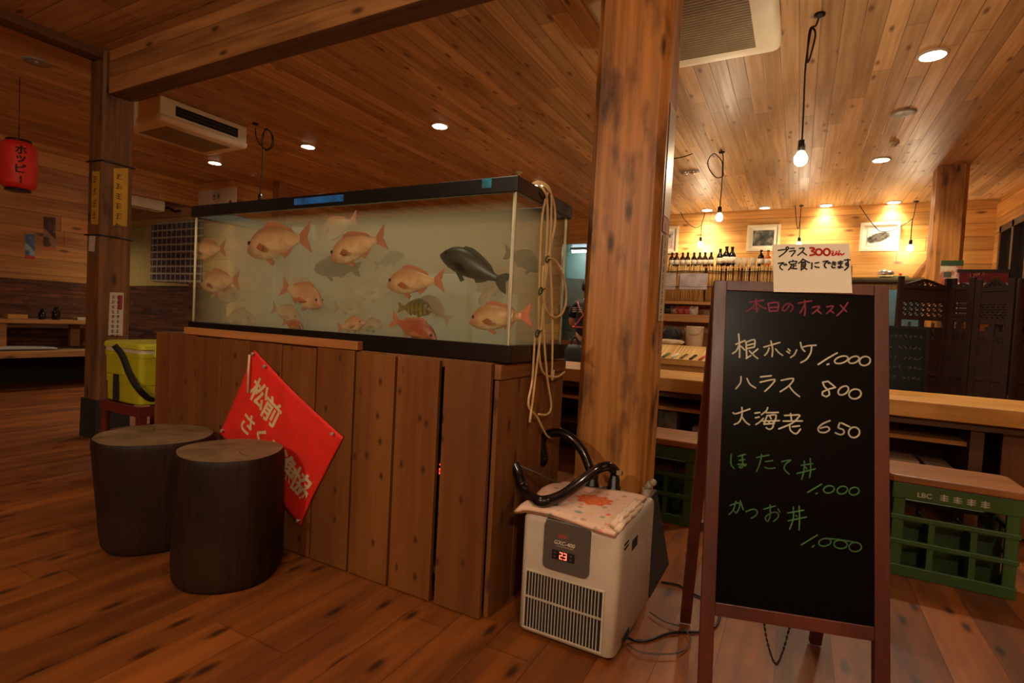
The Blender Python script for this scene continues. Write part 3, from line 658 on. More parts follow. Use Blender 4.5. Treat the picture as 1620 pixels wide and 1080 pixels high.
text_mb('GEX', (px0+0.050,CY0-0.0106,0.363), (1,0,0), (0,0,1), 0.017, 0.02).build('brand_lettering', plain('logo_red', '#a53a2c', 0.4), ch)
text_mb('GXC-400', (px0+0.036,CY0-0.0106,0.340), (1,0,0), (0,0,1), 0.018, 0.012, 0.25).build('model_lettering', plain('logo_pale', '#cfc4ae', 0.4), ch)
MB().box((px0+0.046,CY0-0.0108,0.333),(px0+0.105,CY0-0.0098,0.3355)).build('model_underline', plain('logo_line', '#8c7a70', 0.4), ch)
m = MB()
for y, z in ((1.640,0.362),(1.640,0.348)): m.box((CX1-0.003,y,z),(CX1+0.002,y+0.045,z+0.006))
m.build('side_vents', VOID, ch)
MB().box((CX1-0.012,1.735,0.312),(CX1+0.0015,1.80,0.346)).build('side_handle_recess', VOID, ch)
m = MB()
for x in (CX0+0.03,CX1-0.03):
    for y in (CY0+0.04,CY1-0.04): m.cyl((x,y,0),(x,y,0.016),0.016,12)
m.build('feet', BLK, ch)
MB().box((CX1-0.004,1.68,0.018),(CX1+0.002,1.76,0.044)).build('gap_shade', VOID, ch)  # black slab paints a dark gap low on the side
P1, P2_ = V((-0.670,1.975,CZ1)), V((-0.587,1.985,CZ1))
for p in (P1, P2_):
    MB().lathe([(0.026,-0.004),(0.026,0.022),(0.021,0.026),(0.021,0.055),(0.017,0.06),(0.017,0.09)], p, 18).build('hose_fitting', BLK, ch)
m = MB().cyl((-0.470,2.02,CZ1-0.03),(-0.470,2.02,CZ1+0.03),0.016,14).cyl((-0.470,2.02,CZ1+0.03),(-0.455,2.02,CZ1+0.052),0.013,12); m.lathe([(0.002,-0.014),(0.013,-0.008),(0.015,0),(0.013,0.008),(0.002,0.014)], (-0.448,2.02,CZ1+0.056), 12)
m.build('drain_spout', plain('spout_beige', '#8f816c', 0.45), ch)
HOSE = plain('black_hose', '#0f0d0c', 0.16, var=0)
def hose(pts, label):
    o = MB().tube(smooth_path(pts, 7), 0.0185, 14).build('hose', HOSE, origin=tuple(pts[0])); return tag(o, label, 'hose', 'chiller hoses')
hose([V((-0.905,1.998,0.470)), V((-0.893,1.998,0.492)), at(858,694,'y',1.995), at(880,684,'y',1.992), at(903,692,'y',1.988), at(922,714,'y',1.985), at(934,742,'y',1.978), P1+V((0,0,0.085))], 'black hose arching high from the stand to the chiller fitting farther from the spout')
hose([V((-0.905,1.754,0.520)), at(819,746,'y',1.752), at(830,774,'y',1.745), at(852,792,'z',0.462), at(884,786,'z',0.468), at(916,764,'z',0.49), at(942,744,'y',1.91), at(962,737,'y',1.95), at(974,746,'y',1.98), P2_+V((0,0,0.08))], 'black hose sagging low over the floral towel to the chiller')
m = MB(); m.tube([P2_+V((0.0215*math.cos(k*math.pi/6),0.0215*math.sin(k*math.pi/6),0.084)) for k in range(12)], 0.004, 6, closed=True); m.box(P2_+V((0.015,-0.03,0.078)), P2_+V((0.035,-0.012,0.094)))
tag(m.build('hose_clamp', plain('steel', '#b9b2a4', 0.25, 0.9), origin=tuple(P2_+V((0,0,0.084)))), 'small bright steel clamp on the chiller hose that sags over the towel', 'clamp')
# towel
tw = NT('floral_towel'); vec, q = tw.coords(); base = lin('#d9b39c')
v1 = tw.voro(vec, 26.0); v2 = tw.voro(vec, 9.0)
pal = tw.ramp(v1.outputs['Color'], [(0.0, lin('#d9442c')), (0.35, lin('#e28a7a')), (0.5, lin('#5f8f78')), (0.65, lin('#d8b25a')), (0.85, lin('#b0708a'))])
c_ = tw.mix(tw.mapr(v1.outputs['Distance'], 0.20, 0.30, 0.9, 0.0), base, pal)
dd = tw.math('SQRT', tw.math('ADD', tw.math('POWER', tw.math('SUBTRACT', q['x'], 0.03), 2.0), tw.math('POWER', tw.math('SUBTRACT', q['y'], 0.04), 2.0)))
th_ = tw.math('ARCTAN2', tw.math('SUBTRACT', q['y'], 0.04), tw.math('SUBTRACT', q['x'], 0.03))
dd = tw.math('ADD', dd, tw.math('MULTIPLY', tw.math('SINE', tw.math('MULTIPLY', th_, 9.0)), 0.007)); dd = tw.math('ADD', dd, tw.math('MULTIPLY', tw.noise(vec, 60, 2), 0.014))
lf = tw.math('MULTIPLY', tw.mapr(v2.outputs['Distance'], 0.20, 0.25, 0.85, 0.0), tw.math('LESS_THAN', tw.math('FRACT', tw.math('MULTIPLY', v2.outputs['Color'], 3.0)), 0.45))
c_ = tw.mix(lf, c_, lin('#4f8f7c'))
c_ = tw.mix(tw.mapr(dd, 0.066, 0.074, 1.0, 0.0), c_, tw.ramp(tw.math('FRACT', tw.math('MULTIPLY', dd, 38.0)), [(0.2, lin('#d2512c')), (0.8, lin('#e07a3c'))]))
tw.base(c_); tw.rough(0.95); tw.bump(tw.noise(vec, 300, 2), 0.4, 0.003)
tl = thing('towel', 'folded pink floral towel lying on top of the water chiller', 'towel', (-0.63,1.76,CZ1))
def tow(u, v):
    x = -0.802+0.348*u; y = 1.582+0.36*v; z = CZ1+0.016+0.006*math.sin(5*u+3*v)+0.004*math.sin(11*v+4*u)
    fx = max(0, (CX0+0.01-x)/0.06); z -= 0.014*fx*fx*3; y -= 0.02*u*v
    fy = max(0, 1-v/0.08); z -= 0.010*fy
    return V((x+0.008*math.sin(8*v), y+0.02*(1-u)*(v), z))
m = MB().grid(tow, 26, 22); m.build('upper_fold', tw.m, tl, solid=0.014)
m = MB().grid(lambda u, v: tow(0.03+0.96*u, 0.02+0.95*v)-V((0,0,0.012)), 20, 16); m.build('lower_fold', plain('towel_underside', '#d9c3ab', 0.95), tl, solid=0.008)
edge = [V((-0.452+0.004*math.sin(9*k),1.588+0.035*k,CZ1+0.014+0.003*math.sin(7*k))) for k in range(9)]
m = MB().tube(edge, 0.011, 8); m.tube([p+V((-0.016,0.004,0.010)) for p in edge], 0.010, 8); m.tube([p+V((-0.003,-0.002,0.014)) for p in edge[1:]], 0.007, 8); m.build('folded_edge', plain('towel_edge', '#d8c0a6', 0.95), tl)
# cables
def cable(pix, r, mat, label, z=0.006, first=None, last=None):
    pts = ([V(first)] if first else [])+[at(px, py, 'z', z) for px, py in pix]+([V(last)] if last else [])
    return tag(MB().tube(smooth_path(pts, 6), r, 7).build('cable', mat, origin=tuple(pts[0])), label, 'cable', 'cables on the floor')
CAB = plain('black_cable', '#0b0a0a', 0.45); CABG = plain('grey_wire', '#4d463c', 0.5)
cable([(1002,1012),(1024,1013),(1056,1002),(1085,999),(1105,999),(1130,992),(1138,978),(1139,964)], 0.0045, CAB, 'thick black power cable from the chiller to under the chalkboard', first=(-0.437,1.72,0.03))
cable([(1046,920),(1070,924),(1086,932),(1108,944),(1128,948)], 0.004, CAB, 'black cable running behind the chalkboard leg')
cable([(1028,968),(1050,982),(1080,993),(1093,1012),(1078,1030),(1045,1034),(1010,1029),(994,1018)], 0.0025, CABG, 'thin grey wire looped on the floor beside the chiller', z=0.012)
o = MB().tube(smooth_path([V((-0.9,1.754,0.52)), at(850,748,'y',1.80), at(890,766,'y',1.9), at(930,776,'y',1.99), V((-0.62,2.0,CZ1+0.012))], 6), 0.003, 6).build('cable', CABG, origin=(-0.9,1.754,0.52))
tag(o, 'thin grey wire slanting from the stand to the top of the chiller', 'cable')

# ------------------------------------------------------------------ A frame chalkboard
BY, BT, BW, BL = math.radians(15.54), math.radians(10.0), 0.46, 1.2228
BE = V((math.cos(BY), math.sin(BY), 0)); BNH = V((math.sin(BY), -math.cos(BY), 0))
BD = BNH*math.sin(BT)-V((0,0,1))*math.cos(BT); BN = BE.cross(BD)*-1
if BN.dot(BNH) < 0: BN = -BN
BC = V((-0.0082, 1.7418, 1.2043))
def bp(u, s, d=0.0): return BC+BE*u+BD*s+BN*d
def bpix(px, py, d=0.0):
    r_ = ray(px, py); t = ((BC+BN*d)-CAM).dot(BN)/r_.dot(BN); return CAM+r_*t
def bbox(u0, u1, s0, s1, d0, d1):
    return [bp(u0,s0,d0),bp(u1,s0,d0),bp(u1,s1,d0),bp(u0,s1,d0),bp(u0,s0,d1),bp(u1,s0,d1),bp(u1,s1,d1),bp(u0,s1,d1)]
MAH = wood('mahogany_frame', '#57271b', '#3c1811', '#1e0b08', 'z', 'x', 0, 0, 0.4, knots=0.0, grain=30)
bf = thing('chalkboard_easel', 'tall dark framed A-shaped menu chalkboard with handwriting', 'chalkboard', (0.0,1.75,0))
hw = BW/2; sw = 0.036
for sx in (-1, 1):
    u0, u1 = (-hw, -hw+sw) if sx < 0 else (hw-sw, hw)
    MB().hexa(bbox(u0,u1,0.0,BL,0.0,-0.024)).build('front_leg', MAH, bf, bevel=0.002)
MB().hexa(bbox(-hw+sw,hw-sw,0.0,0.030,-0.001,-0.023)).build('top_rail', MAH, bf, bevel=0.002)
MB().hexa(bbox(-hw+sw,hw-sw,0.905,0.940,-0.001,-0.023)).build('bottom_rail', MAH, bf, bevel=0.002)
MB().hexa(bbox(-hw+sw,hw-sw,0.030,0.905,-0.006,-0.015)).build('board_panel', plain('chalkboard_black', '#040404', 0.3, spec=0.08, var=0), bf)
# rear frame: hinged at the top, spread backwards
RD = (-BNH*math.sin(math.radians(13.0))-V((0,0,1))*math.cos(math.radians(13.0)))
RN = BE.cross(RD); RL_ = 1.18/math.cos(math.radians(13.0))
RC = BC-BN*0.026-V((0,0,0.012))
def rbox(u0, u1, s0, s1, d0, d1):
    f = lambda u, s, d: RC+BE*u+RD*s+RN*d
    return [f(u0,s0,d0),f(u1,s0,d0),f(u1,s1,d0),f(u0,s1,d0),f(u0,s0,d1),f(u1,s0,d1),f(u1,s1,d1),f(u0,s1,d1)]
for sx in (-1, 1):
    u0, u1 = (-hw, -hw+sw) if sx < 0 else (hw-sw, hw)
    m = MB().hexa(rbox(u0,u1,0.0,RL_,-0.011,0.011)); m.build('rear_leg', MAH, bf, bevel=0.002)
MB().hexa(rbox(-hw+sw,hw-sw,0.80,0.835,-0.009,0.009)).build('rear_rail', MAH, bf)
MB().hexa(rbox(-hw+sw,hw-sw,0.02,0.055,-0.009,0.009)).build('rear_rail', MAH, bf)
HG = plain('hinge_brass', '#6b5a3c', 0.4, 0.7)
for u in (-0.14, 0.14): MB().hexa(bbox(u-0.02,u+0.02,0.002,0.03,-0.024,-0.030)).build('hinge', HG, bf)
ca, cb_, cc = bpix(1209,985,-0.03), bpix(1250,988,-0.03), bpix(1228,1050,-0.03)
pts = smooth_path([ca+V((0,0,0.06)), ca, ca*0.55+cc*0.45+V((0,0,-0.02)), cc, cb_*0.55+cc*0.45+V((0,0,-0.02)), cb_], 10)
m = MB()
for i in range(0, len(pts)-1, 2):
    p, q_ = pts[i], pts[i+1]; t_ = (q_-p).normalized(); a = t_.orthogonal().normalized() if (i//2) % 2 else t_.cross(t_.orthogonal()).normalized()
    m.tube([(p+q_)/2+t_*0.0055*math.cos(k*math.pi/4)+a*0.003*math.sin(k*math.pi/4) for k in range(8)], 0.0011, 5, closed=True)
m.tube(pts, 0.0009, 5); m.build('safety_chain', plain('dark_chain', '#2a241c', 0.4, 0.7), bf)
# handwriting: strokes in crop pixels, mapped to the board's plane
PNK = plain('chalk_pink', '#8a3249', 0.9, var=0.2); WCH = plain('chalk_white', '#c4bea8', 0.9, var=0.1); GCH = plain('chalk_green', '#3c6a38', 0.9, var=0.2)
def ell(cx, cy, rx, ry, rot=-0.25, n=14): return [(cx+rx*math.cos(2*math.pi*k/n)*math.cos(rot)-ry*math.sin(2*math.pi*k/n)*math.sin(rot), cy+rx*math.cos(2*math.pi*k/n)*math.sin(rot)+ry*math.sin(2*math.pi*k/n)*math.cos(rot)) for k in range(n+1)]
def curve(pts): return [tuple(p[:2]) for p in smooth_path([(x, y, 0) for x, y in pts], 3)] if len(pts) > 2 else pts
def script(strokes, ox, oy, sc, wd, mat, name, label, d=0.0, owner=None, raw=False):
    m = MB(); m.flat = True
    for i, st2 in enumerate(strokes):
        pts = [bpix(ox+x/sc, oy+y/sc, d+i*0.00003) for x, y in (st2 if len(st2) > 9 else curve(st2))]; m.ribbon(pts, wd, BN)
    return tag(m.build(name, mat, owner or bf), label, None)
title = [[(245,120),(390,100)],[(310,85),(320,228)],[(312,120),(270,180),(212,218)],[(318,125),(360,165),(420,188)],[(285,190),(335,188)],
 [(440,138),(455,218)],[(440,135),(548,125),(540,215)],[(452,180),(540,172)],[(455,218),(540,212)],[(665,150),(645,190),(610,215),(592,195),(620,150),(665,135),(703,160),(700,195),(680,220)],
 [(765,130),(905,105)],[(830,100),(838,200),(828,262)],[(832,140),(800,205),(780,235)],[(915,175),(990,165),(960,205),(915,240)],[(962,205),(1005,240)],[(1065,170),(1135,162),(1105,205),(1065,240)],[(1105,210),(1140,235)],[(1290,125),(1240,200),(1175,265)],[(1210,150),(1275,220)]]
script(title, 1150, 460, 6.75, 0.0042, PNK, 'chalk_heading', 'pink chalk heading', -0.0055)
l1 = [[(125,460),(135,590),(135,710)],[(95,570),(195,530)],[(130,580),(100,640),(60,668)],[(150,590),(190,630)],[(205,555),(212,720)],[(200,550),(295,520),(292,600)],[(210,582),(290,562)],[(212,615),(292,600)],[(205,720),(255,690)],[(330,620),(270,670)],[(240,640),(290,690),(330,722)],
 [(395,600),(565,550)],[(470,535),(488,620),(482,700)],[(450,610),(430,660),(402,688)],[(520,620),(555,660),(595,688)],[(655,620),(675,640)],[(640,645),(668,665)],[(745,630),(720,680),(680,710)],[(785,550),(800,610),(832,645)],[(810,600),(870,585),(952,580)],[(905,590),(895,660),(850,730),(790,765)],
 [(1178,662),(1075,720),(975,785)],[(1070,786),(1088,780)],ell(1222,735,76,36,-0.3),ell(1355,735,60,34,-0.35),ell(1473,748,60,48,-0.3)]
l2 = [[(150,105),(145,170),(95,235)],[(215,125),(245,185),(305,225)],[(360,108),(475,95)],[(355,165),(510,135),(470,200),(405,262)],[(580,145),(710,125),(665,200),(570,265)],[(665,205),(710,265),(775,318)],
 [(1130,195),(1080,155),(1022,165),(1040,210),(1090,260),(1095,300),(1060,320),(1018,300),(1022,268),(1080,240),(1158,220),(1130,195)],ell(1243,253,62,40,-0.6),ell(1368,290,66,52,-0.2),
 [(65,490),(100,500),(245,450)],[(160,435),(160,520),(130,590),(80,615)],[(165,540),(200,590),(240,618)],[(300,495),(350,487)],[(305,545),(345,535)],[(310,615),(350,590),(390,550)],[(435,435),(420,470),(370,510)],[(420,490),(548,487)],[(430,520),(415,560),(395,612)],[(432,522),(525,516),(500,605)],[(395,612),(505,605)],[(385,580),(560,575)],[(460,530),(472,555)],[(445,585),(460,605)],[(420,650),(455,668),(490,645),(497,590)],
 [(615,520),(770,512)],[(680,500),(690,570)],[(600,580),(805,578)],[(780,520),(700,600),(555,662)],[(775,630),(700,640)],[(670,620),(680,680),(740,715),(785,665)],
 [(1100,575),(1020,610),(975,655),(990,695),(1050,700),(1095,670),(1070,640),(1000,655)],[(1205,600),(1190,650),(1240,670),(1250,705),(1215,725),(1158,705)],[(1225,600),(1310,640)],ell(1358,700,60,56,-0.4)]
def menu(st, n, *a): script(st[:-n], *a, 'menu_lettering', None, -0.0055); script(st[-n:], *a, 'price_lettering', None, -0.0055)
menu(l1, 5, 1150, 460, 6.75, 0.0042, WCH)
menu(l2[:9], 3, 1150, 580, 6.75, 0.0042, WCH); menu(l2[9:], 4, 1150, 580, 6.75, 0.0042, WCH)
l3 = [[(100,110),(98,200),(128,245)],[(165,130),(235,110)],[(178,168),(228,160)],[(165,205),(245,205)],[(205,120),(210,220),(190,242),(178,225),(240,218)],[(340,140),(460,118)],[(390,110),(375,190),(340,275)],[(425,180),(495,170)],[(420,235),(460,245),(515,240)],[(580,180),(665,165),(615,205),(605,250),(650,298)],
 [(765,215),(875,198)],[(725,292),(900,248)],[(795,175),(790,270),(770,348)],[(850,150),(855,250),(845,330)],[(805,230),(818,250)],[(960,392),(825,472)],[(905,485),(918,478)],ell(1028,443,52,34,-0.2),ell(1155,450,50,36,-0.3),ell(1268,460,48,36,-0.2),
 [(90,595),(170,570),(180,610),(150,665),(130,650)],[(145,555),(120,640),(80,680)],[(185,550),(215,635)],[(240,655),(310,630),(348,650),(335,690),(290,718)],[(410,630),(520,600)],[(470,590),(470,690),(450,745),(425,725),(440,690),(500,660),(545,670),(545,710),(500,748)],[(545,630),(562,658)],
 [(635,668),(790,640)],[(640,742),(815,705)],[(690,610),(690,720),(655,822)],[(745,600),(750,720),(745,828)],[(715,690),(725,700)],[(920,875),(765,970)],[(870,990),(888,975)],ell(990,945,60,36,-0.2),ell(1138,965,64,40,0.1),ell(1278,990,60,44,0),[(1010,908),(1130,920),(1262,942)]]
menu(l3[:20], 5, 1140, 700, 6.0, 0.0034, GCH); menu(l3[20:], 6, 1140, 700, 6.0, 0.0034, GCH)
# white card clipped over the top rail
ps = thing('paper_sign', 'white handwritten card with red price stuck on top of the menu chalkboard', 'sign', tuple(bpix(1284,460,0.002)))
c4 = [bpix(px, py, 0.003) for px, py in ((1222,386.5),(1343.5,385),(1348.5,463.5),(1224,461.5))]
MB().hexa(c4+[p-BN*0.0018 for p in c4]).build('card', plain('card_white', '#d9d0bd', 0.7, var=0.03), ps)
INK = plain('black_ink', '#15120f', 0.7, var=0); RINK = plain('red_ink', '#c4261c', 0.7, var=0)
s1 = [[(185,185),(345,170),(290,240),(205,300)],ell(355,145,24,22),[(410,150),(480,145)],[(395,205),(500,190),(430,290)],[(575,150),(660,145),(620,215),(545,275)],[(625,210),(705,268)],
 [(185,425),(285,410),(225,460),(225,510),(265,540)],[(290,440),(310,460)],[(320,430),(345,455)],[(455,365),(460,390)],[(395,420),(390,395),(520,385),(515,410)],[(410,440),(510,430)],[(460,440),(465,510)],[(465,470),(510,465)],[(430,460),(405,510),(375,540)],[(410,500),(450,515),(525,520)],
 [(640,340),(600,390),(560,420)],[(640,345),(700,380),(760,410)],[(620,400),(680,395)],[(615,420),(685,415),(680,480)],[(615,450),(680,445)],[(615,420),(610,545)],[(615,480),(680,475)],[(650,485),(690,520),(710,530)],[(610,540),(660,505)],[(805,410),(800,520)],[(860,420),(930,405)],[(860,475),(880,490),(935,495)],
 [(1010,390),(1100,378),(1045,420),(1035,470),(1065,505)],[(1100,410),(1110,425)],[(1125,400),(1140,420)],[(1175,410),(1235,400)],[(1175,440),(1240,430)],[(1195,390),(1225,460)],[(1170,470),(1175,495),(1225,500)],[(1285,400),(1365,390)],[(1290,430),(1360,425)],[(1325,380),(1330,490),(1300,505),(1290,480),(1370,495)],[(1400,360),(1500,355)],[(1460,345),(1465,430),(1440,460),(1420,430),(1460,415),(1470,480),(1405,545)]]
s2 = [[(770,140),(830,140),(845,165),(800,195),(850,220),(850,258),(770,275)],ell(930,215,58,56,0),ell(1075,215,58,60,0)]
s3 = [[(1170,200),(1195,200)],[(1165,240),(1200,225),(1170,275),(1215,270)],[(1260,200),(1225,270),(1270,240),(1300,270)],[(1310,190),(1280,275),(1330,240),(1350,270),(1395,240)]]
script(s1, 1215, 380, 11.571, 0.0042, INK, 'ink_lettering', 'black ink lettering', 0.0036, ps)
script(s2, 1215, 380, 11.571, 0.0058, RINK, 'price_lettering', 'red price', 0.0036, ps)
script(s3, 1215, 380, 11.571, 0.0036, RINK, 'price_lettering', 'small red lettering', 0.0036, ps)
c4 = [bpix(px, py, 0.0036) for px, py in ((1334,448),(1346,450),(1346,460),(1334,459))]
MB().hexa(c4+[p-BN*0.0006 for p in c4]).build('clear_tape', plain('tape', '#d8cfbd', 0.1, var=0), ps)

# ------------------------------------------------------------------ bench stools: green bottle crates with seat boards
GRN = plain('green_crate_plastic', '#2c4a1c', 0.45); SEATW = wood('seat_board', '#8f5a2e', '#6b3f1e', '#33190b', 'x', 'y', 0, 0, 0.4, knots=0.4)
def crate_stool(x0, x1, y0, y1, lab1, lab2, text=False):
    c = bottle_crate('bottle_crate', lab1, 'crate', x0, y0, x1, y1, 0.42, GRN, (0.265,0.155), 3, 'green bottle crates used as stools', 0.022, 0.05, 0.07)
    if text:
        pm = plain('crate_print', '#a3a189', 0.7); xm = (x0+x1)/2-0.135
        m = text_mb('LBC ', (xm,y0-0.0075,0.368), (1,0,0), (0,0,1), 0.030, 0.03); m.flat = True; rnd = random.Random(4)
        for k in range(4):
            cx = xm+0.082+k*0.046
            for j in range(3): m.ribbon([(cx,y0-0.0076,0.371+0.009*j),(cx+0.026,y0-0.0076,0.371+0.009*j+rnd.uniform(-0.001,0.002))], 0.005, (0,-1,0))
            m.ribbon([(cx+0.013,y0-0.0077,0.368),(cx+0.012,y0-0.0077,0.394)], 0.006, (0,-1,0))
        m.build('crate_lettering', pm, c)
    cen = V(((x0+x1)/2,(y0+y1)/2,0.424)); pts = rrect(x0-0.03,y0-0.015,x1+0.03,y1+0.015,0.04,0.422)
    o = MB().prism(pts, (0,0,0.034)).build('seat_board', SEATW, origin=tuple(cen), bevel=0.006); tag(o, lab2, 'seat', 'seat boards on the crates')
crate_stool(0.425, 0.86, 2.93, 3.235, 'green bottle crate with pale print on its rim, carrying a wooden seat board', 'wooden seat board on the crate with pale print', True)
crate_stool(-0.04, 0.385, 2.96, 3.265, 'green bottle crate mostly hidden behind the chalkboard', 'wooden seat board hidden behind the chalkboard')
crate_stool(-0.87, -0.445, 2.95, 3.26, 'green bottle crate between the scorched post and the chalkboard', 'wooden seat board between the scorched post and the chalkboard')
# ------------------------------------------------------------------ counter
CTW = wood('counter_top', '#cf9850', '#b0783a', '#6d4520', 'x', 'y', 0.42, 0, 0.3, 0.002, 0.15, 4, 18, 0.12, bumps=0.06)
CTD = wood('counter_dark', '#5f3d22', '#3f2613', '#1d1009', 'x', 'z', 0, 0, 0.5, knots=0.2)
cn = thing('bar_counter', 'long pale wooden bar counter running behind the stools', 'counter', (0.4,4.0,0))
MB().box((-2.3,3.70,0.628),(2.11,4.42,0.722)).build('counter_top', CTW, cn, bevel=0.006)
m = MB().box((-2.3,3.76,0.585),(2.1,3.80,0.626)); m.build('apron', CTD, cn)
MB().box((-2.3,3.86,0.478),(0.90,4.36,0.503)).build('under_shelf', CTW, cn)
MB().box((-2.3,4.36,0.0),(2.1,4.40,0.625)).build('back_panel', CTD, cn)
for x in (-2.25,-1.0,0.02,0.905,2.05): MB().box((x-0.03,3.80,0),(x+0.03,4.36,0.625)).build('support', CTD, cn)
MB().box((1.02,3.83,0.02),(2.0,3.87,0.60)).build('front_panel', wood('counter_panel', '#6b4222', '#4f2f17', '#2a160a', 'z', 'x', 0.3, 0, 0.5, 0.003, 0.4), cn)
def slab(name, a, b, mat, label, cat, group=None):
    o = MB().box(a, b).build(name, mat, origin=((a[0]+b[0])/2,(a[1]+b[1])/2,min(a[2],b[2])), bevel=0.002); return tag(o, label, cat, group)
PAP = plain('paper_stack', '#a3866a', 0.8); 
MB().box((-2.2,3.9,0.28),(0.87,4.34,0.30)).build('low_shelf', CTD, cn)
slab('menu_stack', (0.50,3.92,0.302),(0.68,4.14,0.345), PAP, 'stack of menus under the counter, nearer the chalkboard', 'menus')
slab('menu_stack', (0.71,3.92,0.302),(0.84,4.14,0.335), PAP, 'low stack of menus under the counter, next to its post', 'menus')
slab('paper_tray', (-0.62,3.92,0.302),(-0.38,4.16,0.37), plain('tray_white', '#8f877c', 0.6), 'pale tray under the counter, beside the grey patterned box', 'tray')
slab('tin_box', (-0.86,3.92,0.302),(-0.73,4.10,0.48), plain('tin_grey', '#8d8a80', 0.35, 0.3, var=0.4), 'grey patterned box under the counter by the scorched post', 'box')

# ------------------------------------------------------------------ serving ledge with bamboo mat, back shelf
LEDW = wood('ledge_wood', '#c08a48', '#9c682f', '#5a3617', 'x', 'z', 0, 0, 0.4, knots=0.2)
rd = NT('reed_screen'); vec, q = rd.coords()
k1 = rd.white(rd.math('FLOOR', rd.math('MULTIPLY', q['x'], 75.0))); f_ = rd.noise(rd.comb(rd.math('MULTIPLY', q['x'], 160.0), q['y'], rd.math('MULTIPLY', q['z'], 3.0)), 1.0, 3)
rd.base(rd.mix(rd.mapr(k1, 0, 1, 0.0, 0.45), rd.ramp(f_, [(0.3, lin('#a9742e')), (0.7, lin('#dcae62'))]), lin('#f0d396'))); rd.rough(0.6)
rd.bump(rd.math('ABSOLUTE', rd.math('SINE', rd.math('MULTIPLY', q['x'], 235.6))), 0.6, 0.004)
lg = thing('serving_ledge', 'sloping bamboo covered serving ledge behind the counter', 'ledge', (-0.8,5.4,0))
MB().prism([(-1.75,5.2,0.0),(-1.75,5.72,0.0),(-1.75,5.72,0.885),(-1.75,5.66,0.885),(-1.75,5.2,0.752)], (2.1,0,0)).build('body', LEDW, lg)
MB().prism([(-1.73,5.22,0.763),(-1.73,5.65,0.888),(-1.73,5.65,0.895),(-1.73,5.22,0.770)], (2.06,0,0)).build('bamboo_mat', rd.m, lg)
MB().box((-1.75,5.17,0.72),(0.35,5.20,0.775)).build('front_lip', LEDW, lg)
PKT = [plain('packet_red', '#b3453a', 0.4, var=0.3), plain('packet_white', '#d8cdbd', 0.3, var=0.3), plain('packet_dark', '#3a2f2a', 0.25, var=0.5), plain('packet_green', '#4a6b4a', 0.35, var=0.4), plain('foil', '#c9c6c0', 0.15, 0.9, var=0.2)]
FOIL = PKT[4]
def sl(y): return 0.770+(y-5.22)/0.43*0.125
for i in range(9):
    x = -1.24+i*0.085; y0, y1 = 5.235, 5.36; w_ = 0.03
    o = MB().hexa([(x,y0,sl(y0)+0.001),(x+w_,y0,sl(y0)+0.001),(x+w_+0.03,y1,sl(y1)+0.001),(x+0.03,y1,sl(y1)+0.001),(x,y0,sl(y0)+0.014),(x+w_,y0,sl(y0)+0.016),(x+w_+0.03,y1,sl(y1)+0.014),(x+0.03,y1,sl(y1)+0.014)]).build('snack_packet', PKT[(i*3) % 5], origin=(x,y0,sl(y0)), bevel=0.004)
    tag(o, ['first','second','third','fourth','fifth','sixth','seventh','eighth','last'][i]+' small packet from the scorched post along the bamboo ledge', 'packet', 'packets on the bamboo ledge')
m = MB(); 
m.grid(lambda u, v: V((-0.72+0.22*u, 5.24+0.10*v, sl(5.24+0.10*v)+0.012+0.012*abs(math.sin(17*u+5*v))*math.sin(math.pi*u)*1.5+0.006*math.sin(23*v+9*u))), 16, 8, False)
tag(m.build('foil_wrap', FOIL, origin=(-0.61,5.29,sl(5.29)), solid=0.003), 'crumpled silver foil on the ledge beside the chalkboard', 'foil')
# bucket, cloth and bag on the ledge top behind
slab('serving_bench', (-1.75,5.73,0.84),(0.35,6.02,0.886), LEDW, 'narrow wooden bench top behind the bamboo ledge', 'bench').location
bench = bpy.data.objects['serving_bench']
for x in (-1.6,-0.7,0.2): MB().box((x-0.03,5.78,0),(x+0.03,5.98,0.84)).build('support', LEDW, bench, origin=bench.location)
bq = at(1098,545,'y',5.86); bq = V((bq.x,5.86,0.887))
bkt = thing('plastic_tub', 'pale translucent plastic tub behind the bamboo ledge', 'tub', tuple(bq))
TUB = plain('milky_plastic', '#c9b49a', 0.4)
MB().lathe([(0.075,0.0),(0.082,0.01),(0.09,0.2),(0.092,0.21),(0.086,0.212),(0.08,0.02),(0.01,0.015)], bq, 24).build('tub_body', TUB, bkt)
MB().tube([bq+V((0.088*math.cos(a), -0.092-0.004, 0.19-0.07*math.sin(a))) for a in [k*math.pi/10 for k in range(11)]], 0.003, 6).build('handle', plain('wire_handle', '#8d8578', 0.4, 0.5), bkt)
cl = at(1066,528,'y',5.84)
def clo(u, v):
    a = 2*math.pi*u; b_ = math.pi*(v-0.5); r_ = 1+0.18*math.sin(3*a+2*v)+0.1*math.sin(7*a)
    return V((cl.x-0.035+0.095*math.cos(a)*math.cos(b_)*r_, 5.84+0.07*math.sin(a)*math.cos(b_), 0.985+0.095*math.sin(b_)+0.015*math.sin(5*a)*math.cos(b_)))
tag(MB().grid(clo, 30, 14).build('black_bag', plain('black_cloth', '#0c0c0e', 0.6), origin=(cl.x,5.84,0.887)), 'crumpled black plastic bag on the bench behind the ledge', 'bag')
cw = at(1060,547,'y',5.78)
def clw(u, v):
    a = 2*math.pi*u; b_ = math.pi*(v-0.5); return V((cw.x+0.14*math.cos(a)*math.cos(b_)*(1+0.1*math.sin(5*a)), 5.77+0.05*math.sin(a)*math.cos(b_), 0.918+0.032*math.sin(b_)+0.008*math.sin(6*a)*math.cos(b_)))
tag(MB().grid(clw, 30, 10).build('folded_cloth', plain('cream_cloth', '#c9b08c', 0.8), origin=(cw.x,5.77,0.887)), 'cream cloth bundle under the black bag behind the ledge', 'cloth')
